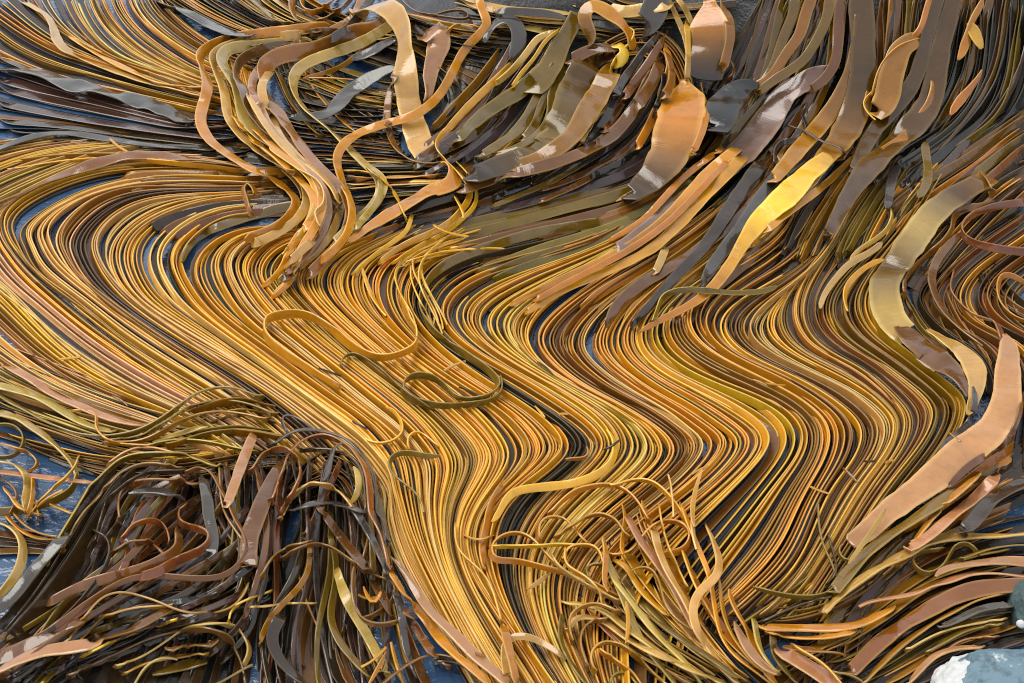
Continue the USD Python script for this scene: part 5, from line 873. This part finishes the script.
B('wide amber strap with a bare shine, level at the bottom right', 'orange', [7, 11, 12, 13, 12, 8], [15, 20, 30, 40], a44('-20,460 80,462 190,463 300,460 400,435 480,390'), lift=.014)
S('second amber strap below the level one', 'orange', [6, 9, 10, 7], 30, a44('0,480 100,500 220,500 330,480'), lift=.006)
S('brown strap with pointed end below the level amber one', 'chestnut', [7, 10, 9, 4], 20, a44('60,540 150,550 240,560 310,575'), lift=.01)
S('olive strap curving below the pointed brown end', 'olive', [5, 7, 7, 6], 50, a44('200,595 290,590 360,560 430,500'), lift=.006)
B('broad brown strap with a violet wet patch, lower right', 'chestnut', [10, 16, 20, 20, 17], 15, a44('330,640 450,520 580,430 720,350 860,305 1060,290'), lift=.014)
S('long amber strap under the broad brown one', 'amber', [6, 8, 9, 9, 7], 45, a44('380,690 500,560 620,470 760,390 880,340 1060,310'), lift=.01)
S('grey wrinkled strap in the lower right straps', 'grey', [5, 9, 10, 8], 10, a44('690,460 770,425 850,390 960,370'), lift=.014, amt=.05)
S('tan twisted strap crossing toward the pale rock', 'tan', [5, 6, 7, 6], 40, a44('560,550 650,500 740,465 830,445 930,430'), lift=.014)
S('olive strap arching close to the pale rock', 'olive', [6, 8, 8, 7], 40, a44('640,560 720,510 800,470 920,450'), lift=.01)
S('red-brown strap curling against the pale rock', 'red', [4, 6, 6, 5], 55, a44('700,560 760,525 820,505 900,500'), lift=.012)
S('violet-tan strap passing below the pale rock', 'pink', [6, 8, 8, 7], 40, a44('560,690 620,620 680,570 760,545 840,540'), lift=.012, amt=.05)
S('dark edge strap in the shade above the level amber strap', 'dark', [5, 6, 6, 5], 60, a44('-20,440 60,400 150,365 240,340'), lift=.004)
S('olive blade pair in the bottom corner of the golden heap', 'olive', [4, 8, 8, 5], 20, a44('20,510 25,560 60,620 120,690'), lift=.012)
B('broad pinkish blade flat at the bottom edge', 'pink', [8, 18, 22, 16], 8, a44('60,560 130,600 210,650 290,700'), lift=.004)
S('gold-edged strap bordering the broad pinkish blade', 'gold', [5, 6, 6], 60, a44('110,540 200,595 270,660 300,700'), lift=.012)
S('green-gold strap at the bottom edge', 'olive', [5, 7, 7], 50, a44('260,640 330,655 400,700'), lift=.01)
# small shreds scattered over the mat
shr = np.random.default_rng(21)
for k, (x, y) in enumerate([(120, 401), (330, 372), (455, 366), (470, 392), (545, 368), (540, 412), (760, 383), (775, 384), (565, 415), (360, 425), (870, 461), (890, 462), (850, 475), (955, 437), (612, 445), (700, 470), (30, 352), (70, 358), (480, 655), (820, 490)]):
    an = shr.uniform(-.6, .9); l = shr.uniform(5, 12)
    R('small torn shred of kelp lying loose on the ribbons', shr.choice(['gold', 'yellow', 'chestnut', 'dark', 'tan']), [1, 2.2, 1.2], 20, [(x - l * math.cos(an), y - l * math.sin(an)), (x, y + shr.uniform(-2, 2)), (x + l * math.cos(an), y + l * math.sin(an))], group='torn shreds of kelp lying loose on the ribbons', lift=.002, tip=(.1, .1))
# --- the pale rock
import trimesh
def boulder(path, centre, size, seed, mat, flat=0.6):
    s = trimesh.creation.icosphere(subdivisions=5); v = np.array(s.vertices)
    v = np.sign(v) * np.abs(v) ** flat
    v = v * (1 + 0.28 * (meshkit.fbm(v * 1.7 + seed, 5, seed) - 0.5)[:, None] + 0.06 * (meshkit.fbm(v * 9 + seed, 3, seed + 9) - .5)[:, None])
    return usdkit.mesh(stage, path, (v * np.array(size) + np.array(centre), np.array(s.faces)), mat, smooth=True)
def rock_mat(name, a, b, c):
    return usdkit.material(stage, '/World/Looks/' + name, {
        'g': ('geometry', {}), 'n': ('noise_texture', {'scale': 28.0, 'detail': 9.0, 'roughness': 0.7}), 'r': ('rgb_ramp', {'ramp': [(0, a), (.36, a), (.52, b), (.62, b), (.70, c), (1, c)]}),
        'n2': ('noise_texture', {'scale': 9.0, 'detail': 6.0, 'roughness': 0.7}), 'r2': ('rgb_ramp', {'ramp': [(0, (0, 0, 0)), (.66, (0, 0, 0)), (.72, (1, 1, 1)), (1, (1, 1, 1))]}), 'mx': ('mix_color', {'b': (.50, .52, .50)}),
        'bu': ('bump', {'strength': 0.7, 'distance': 0.012}), 'p': ('principled_bsdf', {'roughness': 0.6})},
        [('g.position', 'n.vector'), ('g.position', 'n2.vector'), ('n.fac', 'r.fac'), ('n2.fac', 'r2.fac'), ('r.color', 'mx.a'), ('r2.alpha', 'mx.fac') if False else ('r2.color', 'mx.fac'), ('mx.result', 'p.base_color'), ('n.fac', 'bu.height'), ('bu.normal', 'p.normal')], surface='p.BSDF')
M_PALE = rock_mat('pale_blue_rock', (.05, .085, .10), (.12, .19, .23), (.40, .46, .48)); M_DK = rock_mat('dark_green_rock', (.02, .035, .035), (.05, .085, .085), (.12, .16, .16))
M_WHITE = usdkit.material(stage, '/World/Looks/white_crust', {'g': ('geometry', {}), 'n': ('noise_texture', {'scale': 60.0, 'detail': 5.0}), 'r': ('rgb_ramp', {'ramp': [(0, (.3, .3, .29)), (.5, (.48, .48, .46)), (1, (.6, .6, .57))]}), 'b': ('bump', {'strength': .6, 'distance': .008}), 'p': ('principled_bsdf', {'roughness': .75})}, [('g.position', 'n.vector'), ('n.fac', 'r.fac'), ('r.color', 'p.base_color'), ('n.fac', 'b.height'), ('b.normal', 'p.normal')], surface='p.BSDF')
pr = place(np.array([(1003., 690.), (1046., 606.), (975., 672.), (1012., 634.), (1004, 618)]), 0.04)
x = UsdGeom.Xform.Define(stage, prim_path('pale_rock')); tag(x, 'pale blue-grey rock with white crust in the bottom right corner', 'rock')
boulder('/World/pale_rock/stone', pr[0] + [0.02, -.02, -.02], (.145, .115, .11), 3, M_PALE, .75)
boulder('/World/pale_rock/white_crust', pr[0] + [-0.016, -.010, -.034], (.146, .110, .100), 5, M_WHITE, .75)
x = UsdGeom.Xform.Define(stage, prim_path('dark_rock')); tag(x, 'dark green-grey rock at the right edge behind the pale rock', 'rock')
boulder('/World/dark_rock/stone', pr[1] + [0.0, 0.0, -.03], (.088, .08, .085), 11, M_DK, .8)
lp = boulder('/World/dark_rock/limpet', place(np.array([(1021., 624.)]), .06)[0], (.011, .011, .009), 13, M_WHITE, 1.0)
if under_parts or rest_all:
    pass
tag(put('/World/gap_darkening_kelp', *join(under_parts), M_RIB), 'dark kelp ribbons added under the mat to darken its gaps', None, None, 'stuff')
if rest_all: tag(put('/World/small_kelp_ribbons', *join(rest_all), M_RIB), 'thin kelp ribbons packed between the larger ones', None, None, 'stuff')
